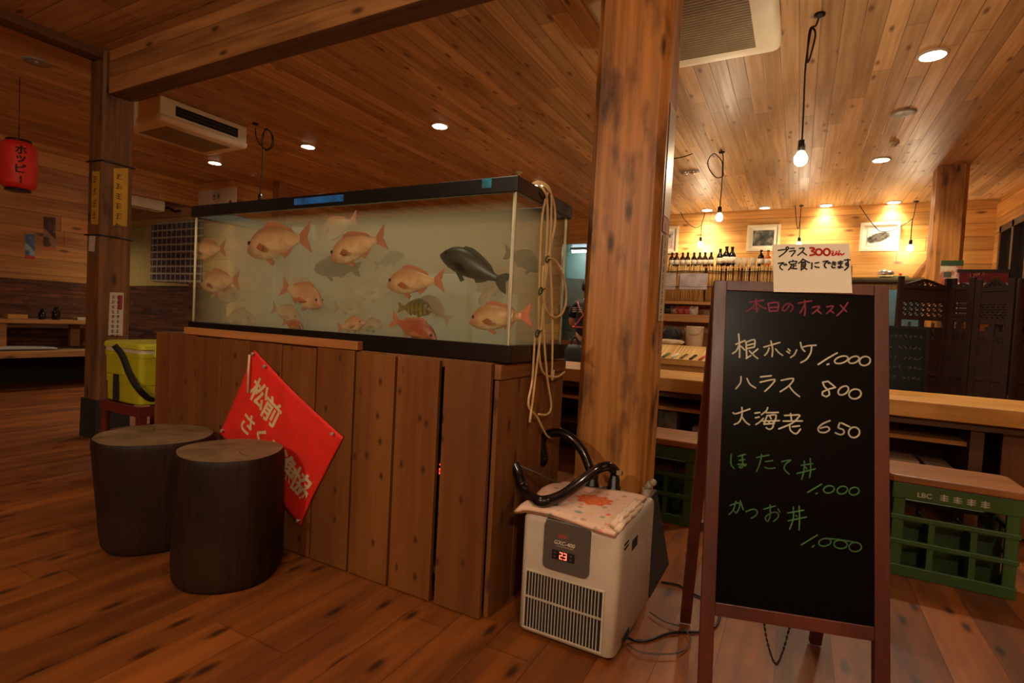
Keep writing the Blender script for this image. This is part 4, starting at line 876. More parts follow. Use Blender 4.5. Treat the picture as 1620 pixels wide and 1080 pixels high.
# back shelf unit
SHX0, SHX1 = -1.75, 0.42
sh = thing('bar_shelf', 'tall wooden back bar shelf unit fronted by a reed screen', 'shelf', (-0.6,6.3,0))
MB().box((SHX0,6.03,1.145),(SHX1,6.42,1.225)).build('lower_board', LEDW, sh)
MB().box((SHX0,6.05,1.338),(SHX1,6.42,1.372)).build('middle_board', LEDW, sh)
MB().box((SHX0,6.10,1.735),(SHX1,6.42,1.757)).build('top_board', LEDW, sh)
MB().box((SHX0,6.42,0.0),(SHX1,6.45,1.75)).build('back_board', LEDW, sh)
for x in (SHX0,SHX1-0.04): MB().box((x,6.08,0.0),(x+0.04,6.42,1.735)).build('upright', LEDW, sh)
m = MB(); rnd = random.Random(5)
x = SHX0+0.02
while x < SHX1-0.03:
    w_ = rnd.uniform(0.006,0.011); t0 = 1.755+rnd.uniform(-0.012,0.02)
    m.cyl((x,6.075+rnd.uniform(-0.004,0.004),1.376),(x+rnd.uniform(-0.006,0.006),6.075,t0),w_/2,6); x += w_*1.02+ (0.02 if rnd.random() < 0.10 else 0.001)
m.build('reed_screen', rd.m, sh)
m = MB()
for z in (1.70,1.53): m.tube([(SHX0+0.02+(SHX1-SHX0-0.04)*k/30, 6.064, z+0.004*math.sin(k*1.7)) for k in range(31)], 0.005, 6)
m.build('binding_cord', plain('binding_dark', '#3b2412', 0.7), sh)
# bottles along the top
def bottle(nm, body, cap, lab, loc, h=0.22, r_=0.031):
    L = V(loc); r = thing(nm, lab, 'bottle', loc, 'bottles along the top of the reed screen')
    MB().lathe([(r_*0.95,0),(r_,0.008),(r_,h*0.58),(r_*0.86,h*0.66),(r_*0.42,h*0.78),(r_*0.38,h*0.97),(r_*0.3,h*0.975)], L, 16).build('glass_body', body, r)
    MB().lathe([(r_*0.46,h*0.95),(r_*0.48,h),(r_*0.40,h+0.004)], L, 12).build('cap', cap, r)
    MB().lathe([(r_*1.015,h*0.2),(r_*1.015,h*0.5)], L, 16).build('paper_label', plain('bottle_label', '#e3d9c4', 0.6), r)
    MB().lathe([(r_*0.5,h*0.70),(r_*0.72,h*0.7)], L, 12).build('neck_label', plain('bottle_label', '#e3d9c4', 0.6), r)
    return r
BGL = plain('brown_bottle_glass', '#2c1608', 0.1, var=0); BGD = plain('dark_bottle_glass', '#120f0c', 0.1, var=0); ORG_ = plain('orange_drink', '#c4631c', 0.12, var=0)
CAPB = plain('cap_dark', '#1d1712', 0.4); 
ordn = ['first','second','third','fourth','fifth','sixth','seventh','eighth','ninth','tenth','eleventh','twelfth','thirteenth','fourteenth']
bx = [1063,1070.5,1080,1088,1098,1107,1115.5,1125]; b0 = None
for i, px in enumerate(bx):
    p = at(px, 408, 'y', 6.22); loc = (p.x,6.22,1.758); lab = ordn[i]+' small brown bottle on the reed screen, counted from the scorched post'
    if b0 is None: b0 = bottle('beer_bottle', BGL, CAPB, lab, loc, 0.165)
    else: dup(b0, loc, label=lab)
b0 = None
for i, (px, s_) in enumerate(((1139,1.0),(1149,1.12),(1158,1.1))):
    p = at(px, 408, 'y', 6.22); loc = (p.x,6.22,1.758); lab = ['left','middle and tallest','right'][i]+' of the three tall dark bottles on the reed screen'
    if b0 is None: b0 = bottle('sake_bottle', BGD, CAPB, lab, loc, 0.20, 0.036)
    else: dup(b0, loc, scale=s_, label=lab)
p = at(1204,408,'y',6.22); dup(b0, (p.x,6.22,1.758), scale=0.9, label='dark bottle with pale label beside the orange drink bottle')
p = at(1215,408,'y',6.22); bottle('juice_bottle', ORG_, CAPB, 'orange drink bottle beside the white card on the reed screen', (p.x,6.22,1.758), 0.175)
GLS = plain('tumbler_glass', '#d8cdb4', 0.08, var=0, alpha=0.45)
g0 = None
for i, px in enumerate((1167,1178,1191)):
    p = at(px, 412, 'y', 6.22); loc = (p.x,6.22,1.758); lab = ['left','middle','right'][i]+' of the three clear glasses beside the tall dark bottles'
    if g0 is None: g0 = MB().lathe([(0.028,0),(0.035,0.10),(0.033,0.10),(0.026,0.006)], loc, 16).build('drinking_glass', GLS, origin=loc); tag(g0, lab, 'glass', 'clear glasses on the reed screen')
    else: dup(g0, loc, label=lab)
# jars, packets on the shelf boards
JAR = plain('jar_glass', '#cfc4ae', 0.1, var=0.2, alpha=0.6)
for i, px in enumerate((1050,1061,1076,1088,1100,1108)):
    p = at(px, 470, 'y', 6.2); h = (0.15,0.16,0.09,0.07,0.08,0.06)[i]; loc = (p.x,6.02+0.03*(i % 2),1.226)
    z0 = 1.373; yy = 6.062
    o = MB().lathe([(0.03,0),(0.036,0.006),(0.036,h*0.75),(0.026,h*0.85),(0.028,h)], (p.x,6.2,z0), 16).build('glass_jar', JAR if i < 2 else PKT[(i*2+1) % 5], origin=(p.x,6.2,z0))
    tag(o, ordn[i]+' jar behind the reed screen on the middle board, counted from the scorched post', 'jar', 'jars behind the reed screen')
for i, px in enumerate((1048,1056,1066,1076,1086,1097)):
    p = at(px, 490, 'y', 6.12); x = p.x
    o = MB().grid(lambda u, v: V((x-0.045+0.09*u+0.004*math.sin(9*v), 6.12-0.03*math.sin(math.pi*v)*math.sin(math.pi*u), 1.227+0.085*v+0.006*math.sin(8*u))), 8, 6, False).build('snack_bag', PKT[(3,2,4,0,0,1)[i]], origin=(x,6.12,1.226), solid=0.02)
    tag(o, ordn[i]+' snack bag from the scorched post on the lower shelf board', 'packet', 'snack bags on the lower shelf board')
for i, (px0, px1) in enumerate(((1047,1068),(1076,1118))):
    a, b = at(px0, 432, 'y', 6.064), at(px1, 458, 'y', 6.064)
    o = MB().box((a.x,6.060,b.z),(b.x,6.064,a.z)).build('paper_slip', plain('paper_lilac', '#c9bfc4', 0.8, var=0.2), origin=((a.x+b.x)/2,6.06,b.z)); tag(o, ('narrow','wide')[i]+' white paper pinned on the reed screen', 'paper')

# ------------------------------------------------------------------ ceiling lamps
WTR = plain('lamp_trim_white', '#c9c2b4', 0.4); GREYT = plain('lamp_trim_grey', '#8f8d86', 0.4)
LIT = lamp_mat('downlight_lit', LAMP_COL, DOWN_L)
def downlight(X, Y, label, lit=LIT, z=ZC, r_=0.082, watts=SPOT_W):
    r = thing('downlight', label, 'downlight', (X,Y,z), 'round ceiling downlights')
    L = V((X,Y,z)); MB().lathe([(r_*0.86,-0.012),(r_*1.0,-0.010),(r_*1.08,-0.002),(r_*1.08,0.0),(r_*0.86,0.0)], L, 28).build('trim_ring', WTR, r)
    m = MB(); m.add([L+V((r_*0.86*math.cos(2*math.pi*k/28), r_*0.86*math.sin(2*math.pi*k/28), -0.0125)) for k in range(28)], [tuple(range(28))]); m.flat = True
    o = m.build('diffuser', lit, r)
    if watts:   # the lamp's own downward beam
        ld = bpy.data.lights.new('downlight_beam', 'SPOT'); ld.energy = watts; ld.color = LAMP_COL; ld.spot_size = math.radians(125); ld.spot_blend = 0.8; ld.shadow_soft_size = 0.06
        lo = bpy.data.objects.new('downlight_beam', ld); COL.objects.link(lo); lo.parent = r; lo.location = (0,0,-0.03)
    return r
downlight(-3.22,4.28,'lit downlight above the middle of the fish tank')
downlight(-5.07,4.28,'lit downlight between the coiled black cord and the middle of the tank')
downlight(-6.88,4.33,'lit downlight beyond the ceiling air conditioner by the weathered post')
downlight(-3.21,6.56,'lit downlight just above the tubing end of the fish tank frame')
downlight(0.656,4.375,'largest lit downlight, on the ceiling high above the bar counter')
downlight(0.641,6.71,'lit downlight on the ceiling in front of the far timber post')
downlight(0.231,8.78,'lit downlight by the back wall, above the white card', watts=42.0)
downlight(1.022,8.80,'lit downlight by the back wall, above the fish print', watts=42.0)
downlight(-1.363,8.70,'lit downlight by the back wall above the row of small bottles', watts=42.0)
FAINT = lamp_mat('downlight_faint', LAMP_COL, 1.2)
downlight(-0.557,8.74,'dim downlight by the back wall above the framed photograph', FAINT, watts=0)
for X, Y, lb, k in ((-1.7,1.15,'over the front of the fish tank',0.8),(-2.6,-1.3,'behind the camera on the left',1.2),(-0.6,-2.0,'behind the camera',1.3),(1.3,-1.4,'behind the camera on the right',1.0)):  # unseen fill lamps added to brighten the front of the room
    downlight(X, Y, 'added fill downlight outside the frame '+lb, LIT, ZF, watts=FRONT_FILL_W*k)
downlight(1.6,1.2,'added fill downlight outside the frame at right of the chalkboard', LIT, ZF, watts=45.0)  # unseen, added to light the end face of the stand
downlight(-6.6,-0.3,'added fill downlight outside the frame in the left bay', LIT, watts=70.0)  # unseen, added to brighten the left bay
downlight(-10.2,3.6,'added fill downlight outside the frame in the left alcove', LIT, watts=SPOT_W*0.7)  # unseen, added to brighten the alcove
def offlight(X, Y, label):
    L = V((X,Y,ZC)); r = thing('downlight', label, 'downlight', (X,Y,ZC), 'round ceiling downlights')
    MB().lathe([(0.055,-0.006),(0.085,-0.010),(0.09,0.0),(0.055,0.0)], L, 28).build('trim_ring', GREYT, r)
    MB().lathe([(0.002,-0.002),(0.054,-0.004),(0.054,0.0)], L, 24).build('reflector', plain('dark_reflector', '#5a5852', 0.2, 0.6), r)
    MB().lathe([(0.002,-0.010),(0.016,-0.006),(0.018,0.0)], L, 12).build('bulb', plain('unlit_bulb', '#d8d4c8', 0.2), r)
offlight(0.647,5.40,'unlit grey downlight between the largest lit one and the far post')
offlight(-5.50,1.97,'unlit downlight on the ceiling above the red paper lantern')
L = V((-1.26,6.56,ZC)); r = thing('twin_spotlight', 'small twin reflector spotlight on the ceiling near the looped cord', 'spotlight', tuple(L))
MB().box(L+V((-0.11,-0.05,-0.012)), L+V((0.11,0.05,0))).build('base_plate', GREYT, r, bevel=0.004)
for s_ in (-1,1): MB().lathe([(0.03,-0.03),(0.042,-0.022),(0.042,-0.010)], L+V((s_*0.05,0,0)), 18).build('lamp_head', plain('spot_chrome', '#d8d4cc', 0.12, 0.9), r)
def sensor(X, Y, label, s_=1.0):
    L = V((X,Y,ZC)); r = thing('ceiling_sensor', label, 'sensor', tuple(L))
    MB().lathe([(0.05*s_,0),(0.052*s_,-0.012),(0.046*s_,-0.02),(0.03*s_,-0.024)], L, 22).build('base', plain('sensor_cream', '#b8a88c', 0.5), r)
    MB().lathe([(0.028*s_,-0.022),(0.024*s_,-0.04),(0.008*s_,-0.046)], L, 18).build('sensing_head', plain('sensor_cream', '#b8a88c', 0.5), r)
sensor(0.684,6.17,'small ceiling sensor in front of the lit downlight near the far post',0.8)
sensor(-6.85,4.86,'cream smoke detector at the ceiling edge above the white paper banner',1.0)
sensor(-3.23,5.96,'cream smoke detector peeking over the tubing end of the fish tank',1.0)
BULB = lamp_mat('bulb_glow', (1.0,0.80,0.52), BULB_L); COAT = plain('bulb_unlit', '#b9b09a', 0.2)
CORD_B = plain('black_cord', '#15100c', 0.5); SOCK = plain('black_socket', '#16130f', 0.4)
def pendant(anchor, paths, bulb, label, lit=True, br=0.034):
    A = V(anchor); B = V(bulb); r = thing('pendant_bulb', label, 'pendant lamp', tuple(A), 'bare bulbs on black cords')
    for p in paths: MB().tube(smooth_path(p, 6), 0.0055, 7).build('cord', CORD_B, r)
    MB().lathe([(0.03,0.0),(0.03,-0.012),(0.01,-0.02)], A, 16).build('ceiling_rose', CORD_B, r)
    MB().lathe([(0.008,0.10),(0.020,0.095),(0.021,0.035),(0.018,0.030)], B, 14).build('socket', SOCK, r)
    if lit: MB().lathe([(0.013,0.032),(br*0.62,0.022),(br*0.95,0.0),(br,-0.016),(br*0.86,-0.036),(br*0.45,-0.05),(0.002,-0.053)], B, 18).build('bulb', BULB, r)
    return r
def loopp(c, rx, rz, n=12, a0=90, turns=1.0, depth=0.012):
    c = V(c); return [c+V((rx*math.cos(math.radians(a0+360*turns*k/n)), depth*k/n*turns, rz*math.sin(math.radians(a0+360*turns*k/n)))) for k in range(n+1)]
Y1 = 3.61
b1 = at(1267,248,'y',Y1)
pendant(at(1297,22,'z',ZC), [[at(1297,22,'y',Y1), at(1291,40,'y',Y1), at(1281,48,'y',Y1), at(1277,95,'y',Y1), at(1281,92,'y',Y1), at(1290,55,'y',Y1), at(1284,45,'y',Y1+0.01), at(1279,70,'y',Y1), at(1274,110,'y',Y1), at(1271,180,'y',Y1), b1+V((0,0,0.10))]], b1, 'largest bare glowing bulb, on a long cord over the bar counter', True, 0.036)
Y2 = 5.86; b2 = at(1138,342,'y',Y2)
pendant(at(1142,240,'z',ZC), [[at(1060,252,'y',5.95), at(1085,247,'y',5.93), at(1110,237,'y',5.9), at(1132,234,'y',5.88), at(1143,241,'y',Y2), at(1144,270,'y',Y2), at(1143,279,'y',Y2), at(1132,280,'y',Y2+0.02), at(1121,265,'y',Y2+0.02), at(1121,252,'y',Y2+0.02), at(1130,243,'y',Y2+0.02), at(1140,252,'y',Y2+0.01), at(1143,262,'y',Y2), at(1142,290,'y',Y2), b2+V((0,0,0.10))]], b2, 'glowing bulb on a looped cord between the scorched post and the long cord bulb')
Y3 = 8.6; b3 = at(1108,385,'y',Y3)
pendant(at(1115,338,'z',ZC), [[at(1115,336,'y',Y3), at(1113,345,'y',Y3), at(1110,355,'y',Y3), b3+V((0,0,0.10))], [at(1077,335,'y',Y3), at(1082,346,'y',Y3), at(1092,356,'y',Y3), at(1102,360,'y',Y3), at(1109,356,'y',Y3)]], b3, 'glowing bulb above the row of small bottles')
b4 = at(1440,391,'y',Y3)
pendant(at(1450,318,'z',ZC), [[at(1450,317,'y',Y3), at(1446,340,'y',Y3), at(1443,352,'y',Y3), b4+V((0,0,0.10))], [at(1360,325,'y',Y3), at(1372,343,'y',Y3), at(1384,358,'y',Y3), at(1394,366,'y',Y3), at(1412,364,'y',Y3), at(1432,354,'y',Y3), at(1443,346,'y',Y3)]], b4, 'glowing bulb hanging between the framed fish print and the far post')
b5 = at(1264,386,'y',Y3)
pendant(at(1268,325,'z',ZC), [[at(1268,323,'y',Y3), at(1266,345,'y',Y3), b5+V((0,0,0.10))], [at(1258,325,'y',Y3), at(1260,350,'y',Y3), at(1263,362,'y',Y3), at(1267,340,'y',Y3)]], b5, 'pendant cord and socket hanging behind the white card', True)
Y0p = 3.66; b0 = at(411,322,'y',Y0p)
pendant(at(404,195,'z',ZC), [[at(404,196,'y',Y0p), at(405,215,'y',Y0p), at(412,229,'y',Y0p), at(422,236,'y',Y0p), at(430,228,'y',Y0p), at(429,211,'y',Y0p), at(421,205,'y',Y0p+0.01), at(415,215,'y',Y0p+0.01), at(414,227,'y',Y0p+0.01), at(422,238,'y',Y0p+0.02), at(432,230,'y',Y0p+0.02), at(431,214,'y',Y0p+0.02), at(420,204,'y',Y0p+0.02), at(416,225,'y',Y0p), at(415,262,'y',Y0p), b0+V((0,0,0.10))]], b0, 'coiled black cord and empty socket hanging behind the fish tank', False)
for bx_, by_, w_, lb in ((0.75,-0.75,38.0,'right'),(-1.25,-1.3,46.0,'left')):  # unseen bulbs added as fill for faces turned to the camera
    r = pendant((bx_,by_,ZF), [[(bx_,by_,ZF-0.005),(bx_,by_,2.6),(bx_,by_,2.25)]], (bx_,by_,2.15), 'added fill bulb outside the frame behind the camera at '+lb)
    ld = bpy.data.lights.new('bulb_fill', 'POINT'); ld.energy = w_; ld.color = LAMP_COL; ld.shadow_soft_size = 0.05
    lo = bpy.data.objects.new('bulb_fill', ld); COL.objects.link(lo); lo.parent = r; lo.location = (0,0,2.06-ZF)
# ------------------------------------------------------------------ air conditioners
ACW = plain('aircon_cream', '#e8dfc6', 0.42, var=0.03); ACG = plain('aircon_grille', '#96886a', 0.6, var=0.1)
def aircon(x0, y0, x1, y1, z, label, lx):
    r = thing('ceiling_air_conditioner', label, 'air conditioner', ((x0+x1)/2,(y0+y1)/2,ZC))
    MB().box((x0+0.02,y0+0.02,z+0.05),(x1-0.02,y1-0.02,ZC-0.004)).build('casing', ACW, r, bevel=0.012)
    m = loft([rrect(x0+i,y0+i,x1-i,y1-i,0.05,zz) for zz, i in ((z+0.06,0.014),(z+0.055,0.0),(z+0.03,0.0),(z+0.008,0.012),(z,0.04))]); m.build('fascia', ACW, r)
    gx0, gx1, gy0, gy1 = x0+0.13, x1-0.13, y0+0.15, y1-0.13
    MB().box((gx0,gy0,z-0.004),(gx1,gy1,z+0.002)).build('intake_grille', ACG, r)
    m = MB(); n = 26
    for k in range(n+1): yy = gy0+(gy1-gy0)*k/n; m.box((gx0,yy-0.003,z-0.006),(gx1,yy+0.003,z-0.004))
    m.build('grille_ribs', plain('aircon_rib', '#8a7c60', 0.6), r)
    sx = x1-0.02 if lx > 0 else x0+0.02
    m = MB().box((sx-0.004,y0+0.16,z+0.085),(sx+0.003,y1-0.12,z+0.175)); m.build('outlet_slot', VOID, r)
    m = MB()
    for q in (0.115,0.145): m.box((sx-0.002,y0+0.17,z+q-0.004),(sx+0.012,y1-0.13,z+q+0.004))
    m.build('outlet_louver', plain('louver_dark', '#3a3328', 0.5), r)
    m = MB().box((x0+0.10,y0+0.017,z+0.10),(x0+0.20,y0+0.021,z+0.16)); m.build('side_slot', VOID, r)
    return r
aircon(-5.90,2.72,-5.17,3.62,2.70,'cream ceiling air conditioner beside the weathered post with yellow strips',1)
aircon(-1.09,2.58,-0.19,3.50,2.70,'cream ceiling air conditioner at the top behind the scorched post',1)
r = thing('wall_air_conditioner', 'white air conditioner tucked under the wall above the snapshots', 'air conditioner', (-8.6,4.2,2.4))
m = MB(); pr_ = [(-8.455,2.42),(-8.455,2.60),(-8.66,2.60),(-8.68,2.56),(-8.67,2.46),(-8.60,2.41)]
m.prism([(x,3.66,z) for x,z in pr_], (0,0.92,0)); m.build('casing', plain('aircon_white', '#d2c9b0', 0.4), r, bevel=0.015)
MB().box((-8.62,3.70,2.404),(-8.50,4.52,2.412)).build('air_flap', plain('aircon_flap', '#b8ad92', 0.45), r)
o = MB().tube(smooth_path([(-8.55,4.585,2.47),(-8.55,4.68,2.50),(-8.6,4.80,2.48),(-8.7,4.93,2.52)],6), 0.02, 8).build('refrigerant_pipe', BLK, r)

# ------------------------------------------------------------------ left bay
lt = V(at(29,262,'y',2.05)); 
ln = thing('paper_lantern', 'red paper lantern with black vertical lettering hanging from the ceiling', 'lantern', (lt.x,lt.y,ZC))
LR = plain('lantern_red', '#d8260f', 0.55, var=0.05); LR.node_tree.nodes['Principled BSDF'].inputs['Transmission Weight'].default_value = 0.0
hh = 0.20; prof = []
for k in range(41):
    t_ = -1+2*k/40; r0 = 0.128*(1-0.06*t_*t_) if abs(t_) < 0.75 else 0.128*(0.966-((abs(t_)-0.75)/0.25)**2*0.28); prof.append((r0+0.0016*math.cos(k*math.pi), t_*hh))
MB().lathe(prof, lt, 32).build('paper_body', LR, ln)
for s_ in (-1,1): MB().lathe([(0.088,s_*hh),(0.088,s_*(hh+0.018)),(0.07,s_*(hh+0.018))], lt, 28).build('rim_ring', BLK, ln)
MB().tube([lt+V((0,0,hh+0.02)), V((lt.x,lt.y,ZC))], 0.003, 6).build('hanging_cord', BLK, ln)
lmb = MB(); lmb.flat = True; dirc = (V((0,0,lt.z))-V((lt.x,lt.y,lt.z))); dirc.z = 0; a0 = math.atan2(dirc.y, dirc.x)+0.12
def onlant(x, z): a = a0 + x/0.128; t_ = z/hh; r0 = 0.1305*(1-0.06*t_*t_) if abs(t_) < 0.75 else 0.128*(0.985-((abs(t_)-0.75)/0.25)**2*0.28); return lt+V((r0*math.cos(a), r0*math.sin(a), z))
for i, chs in enumerate('ホッピ'):
    g_ = text_mb(chs+' ', (0,0,0), (1,0,0), (0,1,0), 0.085, bold=0.03)
    cx_ = (min(p.x for p in g_.v)+max(p.x for p in g_.v))/2; cy_ = (min(p.y for p in g_.v)+max(p.y for p in g_.v))/2
    lmb.add([onlant(p.x-cx_, p.y-cy_+0.115-0.078*i) for p in g_.v], g_.f)
for s0 in (0,): lmb.add([onlant(-0.006,-0.105),onlant(0.007,-0.105),onlant(0.009,-0.165),onlant(-0.004,-0.165)], [(0,1,2,3)])
lmb.build('lettering', plain('lantern_ink', '#2a0c08', 0.7), ln)
def wallposter(name, pts, thick, mat, label, cat): 
    m = MB().hexa([V(p) for p in pts]+[V(p)+V(thick) for p in pts]); c_ = sum((V(p) for p in pts), V())/len(pts)
    return tag(m.build(name, mat, origin=tuple(c_)), label, cat)
def poster_mat(name, bg, band, blob, axis='y', bz=0.25, dark=None):
    t = NT(name); vec, q = t.coords(); n1 = t.noise(vec, 9.0, 4, 0.6)
    c_ = t.mix(t.mapr(n1, 0.48, 0.56), lin(bg), lin(blob)); c_ = t.mix(t.math('LESS_THAN', q['z'], -bz), c_, lin(band)); t.base(c_); t.rough(0.6); return t.m
xp = XL+0.004
def PX(px, py): return at(px, py, 'x', xp)
wallposter('drink_poster', [PX(69,342),PX(88,344),PX(88,396),PX(69,394)], (-0.003,0,0), poster_mat('poster_dark_bottle', '#4a2a22', '#b9583f', '#8a6a55', bz=0.17), 'narrow brown drink poster on the cedar wall, taller of the two', 'poster')
wallposter('drink_poster', [PX(40,370),PX(55,371),PX(55,410),PX(40,408)], (-0.003,0,0), poster_mat('poster_blue', '#3a5f86', '#a02c30', '#8fa6b8', bz=0.11), 'small blue drink poster on the cedar wall below the lantern', 'poster')
# raised seating platform with low table
PLW = wood('platform_edge', '#9a6a38', '#7a4f28', '#3b220f', 'y', 'z', 0, 0, 0.5, knots=0.5); TATA = plain('platform_mat', '#7d6236', 0.8, var=0.2)
pf = thing('raised_platform', 'low raised wooden seating platform along the cedar wall', 'platform', (-7.9,1.2,0))
MB().box((-7.55,-3.0,0.375),(-7.42,4.6,0.445)).build('edge_beam', PLW, pf, bevel=0.004); MB().box((-8.32,-3.0,0.38),(-7.55,4.95,0.44)).build('deck', TATA, pf)
MB().box((-8.3,-3.0,0.0),(-8.25,4.6,0.38)).build('void_base', plain('void_base_black', '#0a0806', 0.8), pf)  # recessed base, its black paints the dark void under the deck
tb = thing('low_table', 'low wooden table on the raised platform by the cedar wall', 'table', (-7.95,2.9,0.445))
MB().box((-8.25,2.25,0.745),(-7.66,3.62,0.785)).build('table_top', PLW, tb, bevel=0.004)
for y in (2.5,3.36):
    for x in (-8.18,-7.76): MB().box((x-0.03,y-0.05,0.445),(x+0.03,y+0.05,0.745)).build('leg', PLW, tb)
def lob(name, prof, loc, mat, label, cat, group=None): o = MB().lathe(prof, loc, 16).build(name, mat, origin=loc); return tag(o, label, cat, group)
slab('condiment_box', (-8.05,2.62,0.787),(-7.92,2.80,0.835), plain('box_amber', '#a8762c', 0.5), 'amber box on the low table beside the dark sauce bottles', 'box')
lob('soy_bottle', [(0.03,0),(0.034,0.01),(0.034,0.07),(0.018,0.09),(0.018,0.12),(0.012,0.125)], (-7.92,2.93,0.787), BGD, 'smaller dark sauce bottle on the low table', 'bottle')
lob('soy_bottle', [(0.035,0),(0.04,0.01),(0.04,0.09),(0.02,0.12),(0.02,0.15),(0.014,0.155)], (-7.90,3.06,0.787), BGD, 'taller dark sauce bottle on the low table', 'bottle')
slab('tissue_box', (-7.95,3.25,0.787),(-7.83,3.47,0.822), plain('tissue_beige', '#a39478', 0.6), 'beige flat box on the low table, apart from the sauce bottles', 'box')
o = MB().grid(lambda u, v: V((-7.80+0.34*(u-0.5), 2.50+0.95*(v-0.5), 0.458+0.018*math.sin(math.pi*u)*math.sin(math.pi*v))), 14, 18).build('floor_cushion', plain('cushion_grey', '#8a8078', 0.9), origin=(-7.8,2.5,0.446), solid=0.02)
tag(o, 'flat grey floor cushion on the raised platform before the low table', 'cushion')
# posts' paper strips
YEL_P = plain('yellow_strip', '#b98f1e', 0.6, var=0.08); WPAP = plain('white_notice', '#b8ae9a', 0.7, var=0.04); PINKC = plain('notice_red', '#8c2a2e', 0.7)
xl = -4.618
def PL(px, py): return at(px, py, 'x', xl)
def textcol(chars, top, step, size, owner, X, Y, mat, off, bold=0.01):
    # the photo shows only blurred brush marks here: small unreadable strokes, one cluster per character
    m = MB(); m.flat = True; rnd = random.Random(chars); nrm = V(X).cross(V(Y))
    for i in range(chars):
        o_ = V(top)+V(Y)*(-step*i)+V(off)
        for k in range(3):
            y_ = size*(0.15+0.3*k+rnd.uniform(-0.05,0.05)); m.ribbon([o_+V(X)*size*rnd.uniform(0,0.2)+V(Y)*y_, o_+V(X)*size*rnd.uniform(0.6,0.85)+V(Y)*(y_+size*rnd.uniform(-0.05,0.12))], size*0.11, nrm)
        x_ = size*rnd.uniform(0.25,0.55); m.ribbon([o_+V(X)*x_+V(Y)*size*0.85, o_+V(X)*(x_-size*rnd.uniform(-0.1,0.2))+V(Y)*size*0.05], size*0.11, nrm)
    return m.build('lettering', mat, owner)
q4 = [PL(180,266),PL(203,266),PL(201,358),PL(179,356)]
r = thing('paper_strip', 'wider yellow paper strip with black marks on the weathered post', 'paper strip', tuple(q4[0])); m = MB().hexa(q4+[p+V((-0.0015,0,0)) for p in q4]); m.build('strip', YEL_P, r)
s_ = q4[0]; textcol(7, V((xl+0.001, q4[3].y+0.012, s_.z-0.075)), 0.075, 0.05, r, V((0,1,0)), V((0,0,1)), plain('faded_ink', '#5e4a14', 0.7), (0.0005,0,0), 0.004)
yl = 2.048
def PF(px, py): return at(px, py, 'y', yl)
q4 = [PF(146,271),PF(158,271),PF(155,355),PF(144,354)]
r = thing('paper_strip', 'narrow yellow paper strip on the slim lit face of the weathered post', 'paper strip', tuple(q4[0])); m = MB().hexa(q4+[p+V((0,0.0012,0)) for p in q4]); m.build('strip', YEL_P, r)
textcol(4, V((q4[3].x+0.02,yl-0.001,q4[0].z-0.09)), 0.09, 0.06, r, V((1,0,0)), V((0,0,1)), plain('strip_ink', '#6b3a10', 0.7), (0,-0.0004,0), 0.002)
wallposter('paper_note', [PF(141,372),PF(151,372),PF(149,398),PF(140,397)], (0,0.0012,0), WPAP, 'small pale note under the narrow yellow strip on the weathered post', 'note')
q4 = [PL(174,462),PL(196,463),PL(194,531),PL(171,530)]
r = thing('paper_notice', 'white vertical notice with a red corner low on the weathered post', 'notice', tuple(q4[0])); MB().hexa(q4+[p+V((-0.0012,0,0)) for p in q4]).build('sheet', WPAP, r)
a_, b_, c_, d_ = PL(187,467), PL(194,467), PL(193,490), PL(186,490)
MB().hexa([p+V((0.0012,0,0)) for p in (a_,b_,c_,d_)]+[p for p in (a_,b_,c_,d_)]).build('red_heading', PINKC, r)
for j, yy in enumerate((q4[3].y+0.018, q4[3].y+0.052)): textcol(13, V((xl+0.0012,yy,q4[0].z-0.05)), 0.037, 0.028, r, V((0,1,0)), V((0,0,1)), INK, (0.0004,0,0), 0.001)
m = MB()
for z in (PL(180,258).z, PL(180,375).z): m.tube([(-4.838,2.042,z+0.01),(-4.612,2.042,z),(-4.612,2.268,z-0.004),(-4.838,2.268,z)], 0.006, 6, closed=True)
tag(m.build('binding_wire', BLK, origin=(-4.62,2.05,2)), 'black cords tied around the weathered post above and below its yellow strips', 'cord')
# alcove: cream board, photo collage, banner
def PA(px, py, Y=4.965): return at(px, py, 'y', Y)
q4 = [PA(205,362),PA(300,352),PA(298,452),PA(205,452)]
wallposter('cream_board', q4, (0,0.004,0), plain('cream_paper', '#b39a5a', 0.7, var=0.05), 'plain cream board behind the photo collage', 'board')
cg = NT('photo_collage'); vec, q = cg.coords()
ix = cg.math('FRACT', cg.math('MULTIPLY', q['x'], 7.5)); iz = cg.math('FRACT', cg.math('MULTIPLY', q['z'], 8.6))
inn = cg.math('MULTIPLY', cg.math('MULTIPLY', cg.math('GREATER_THAN', ix, 0.07), cg.math('LESS_THAN', ix, 0.93)), cg.math('MULTIPLY', cg.math('GREATER_THAN', iz, 0.16), cg.math('LESS_THAN', iz, 0.92)))
nz = cg.noise(vec, 26.0, 3, 0.6); nz2 = cg.noise(cg.comb(cg.math('ADD', q['x'], 7.0), q['y'], q['z']), 20.0, 2)
ph = cg.mix(cg.mapr(nz2, 0.4, 0.6), cg.ramp(nz, [(0.35, lin('#241c24')), (0.5, lin('#5a3d38')), (0.66, lin('#a8795c'))]), lin('#3a4258'))
cg.base(cg.mix(inn, lin('#b5a692'), ph)); cg.rough(0.4)
q4 = [PA(240,354,4.955),PA(322,345,4.955),PA(320,450,4.955),PA(238,444,4.955)]
wallposter('photo_collage', q4, (0,0.003,0), cg.m, 'large sheet of many small snapshots between the weathered post and the tank', 'poster')
q4 = [at(314,303,'y',4.99),at(375,295,'y',4.99),at(374,345,'y',4.99),at(313,352,'y',4.99)]
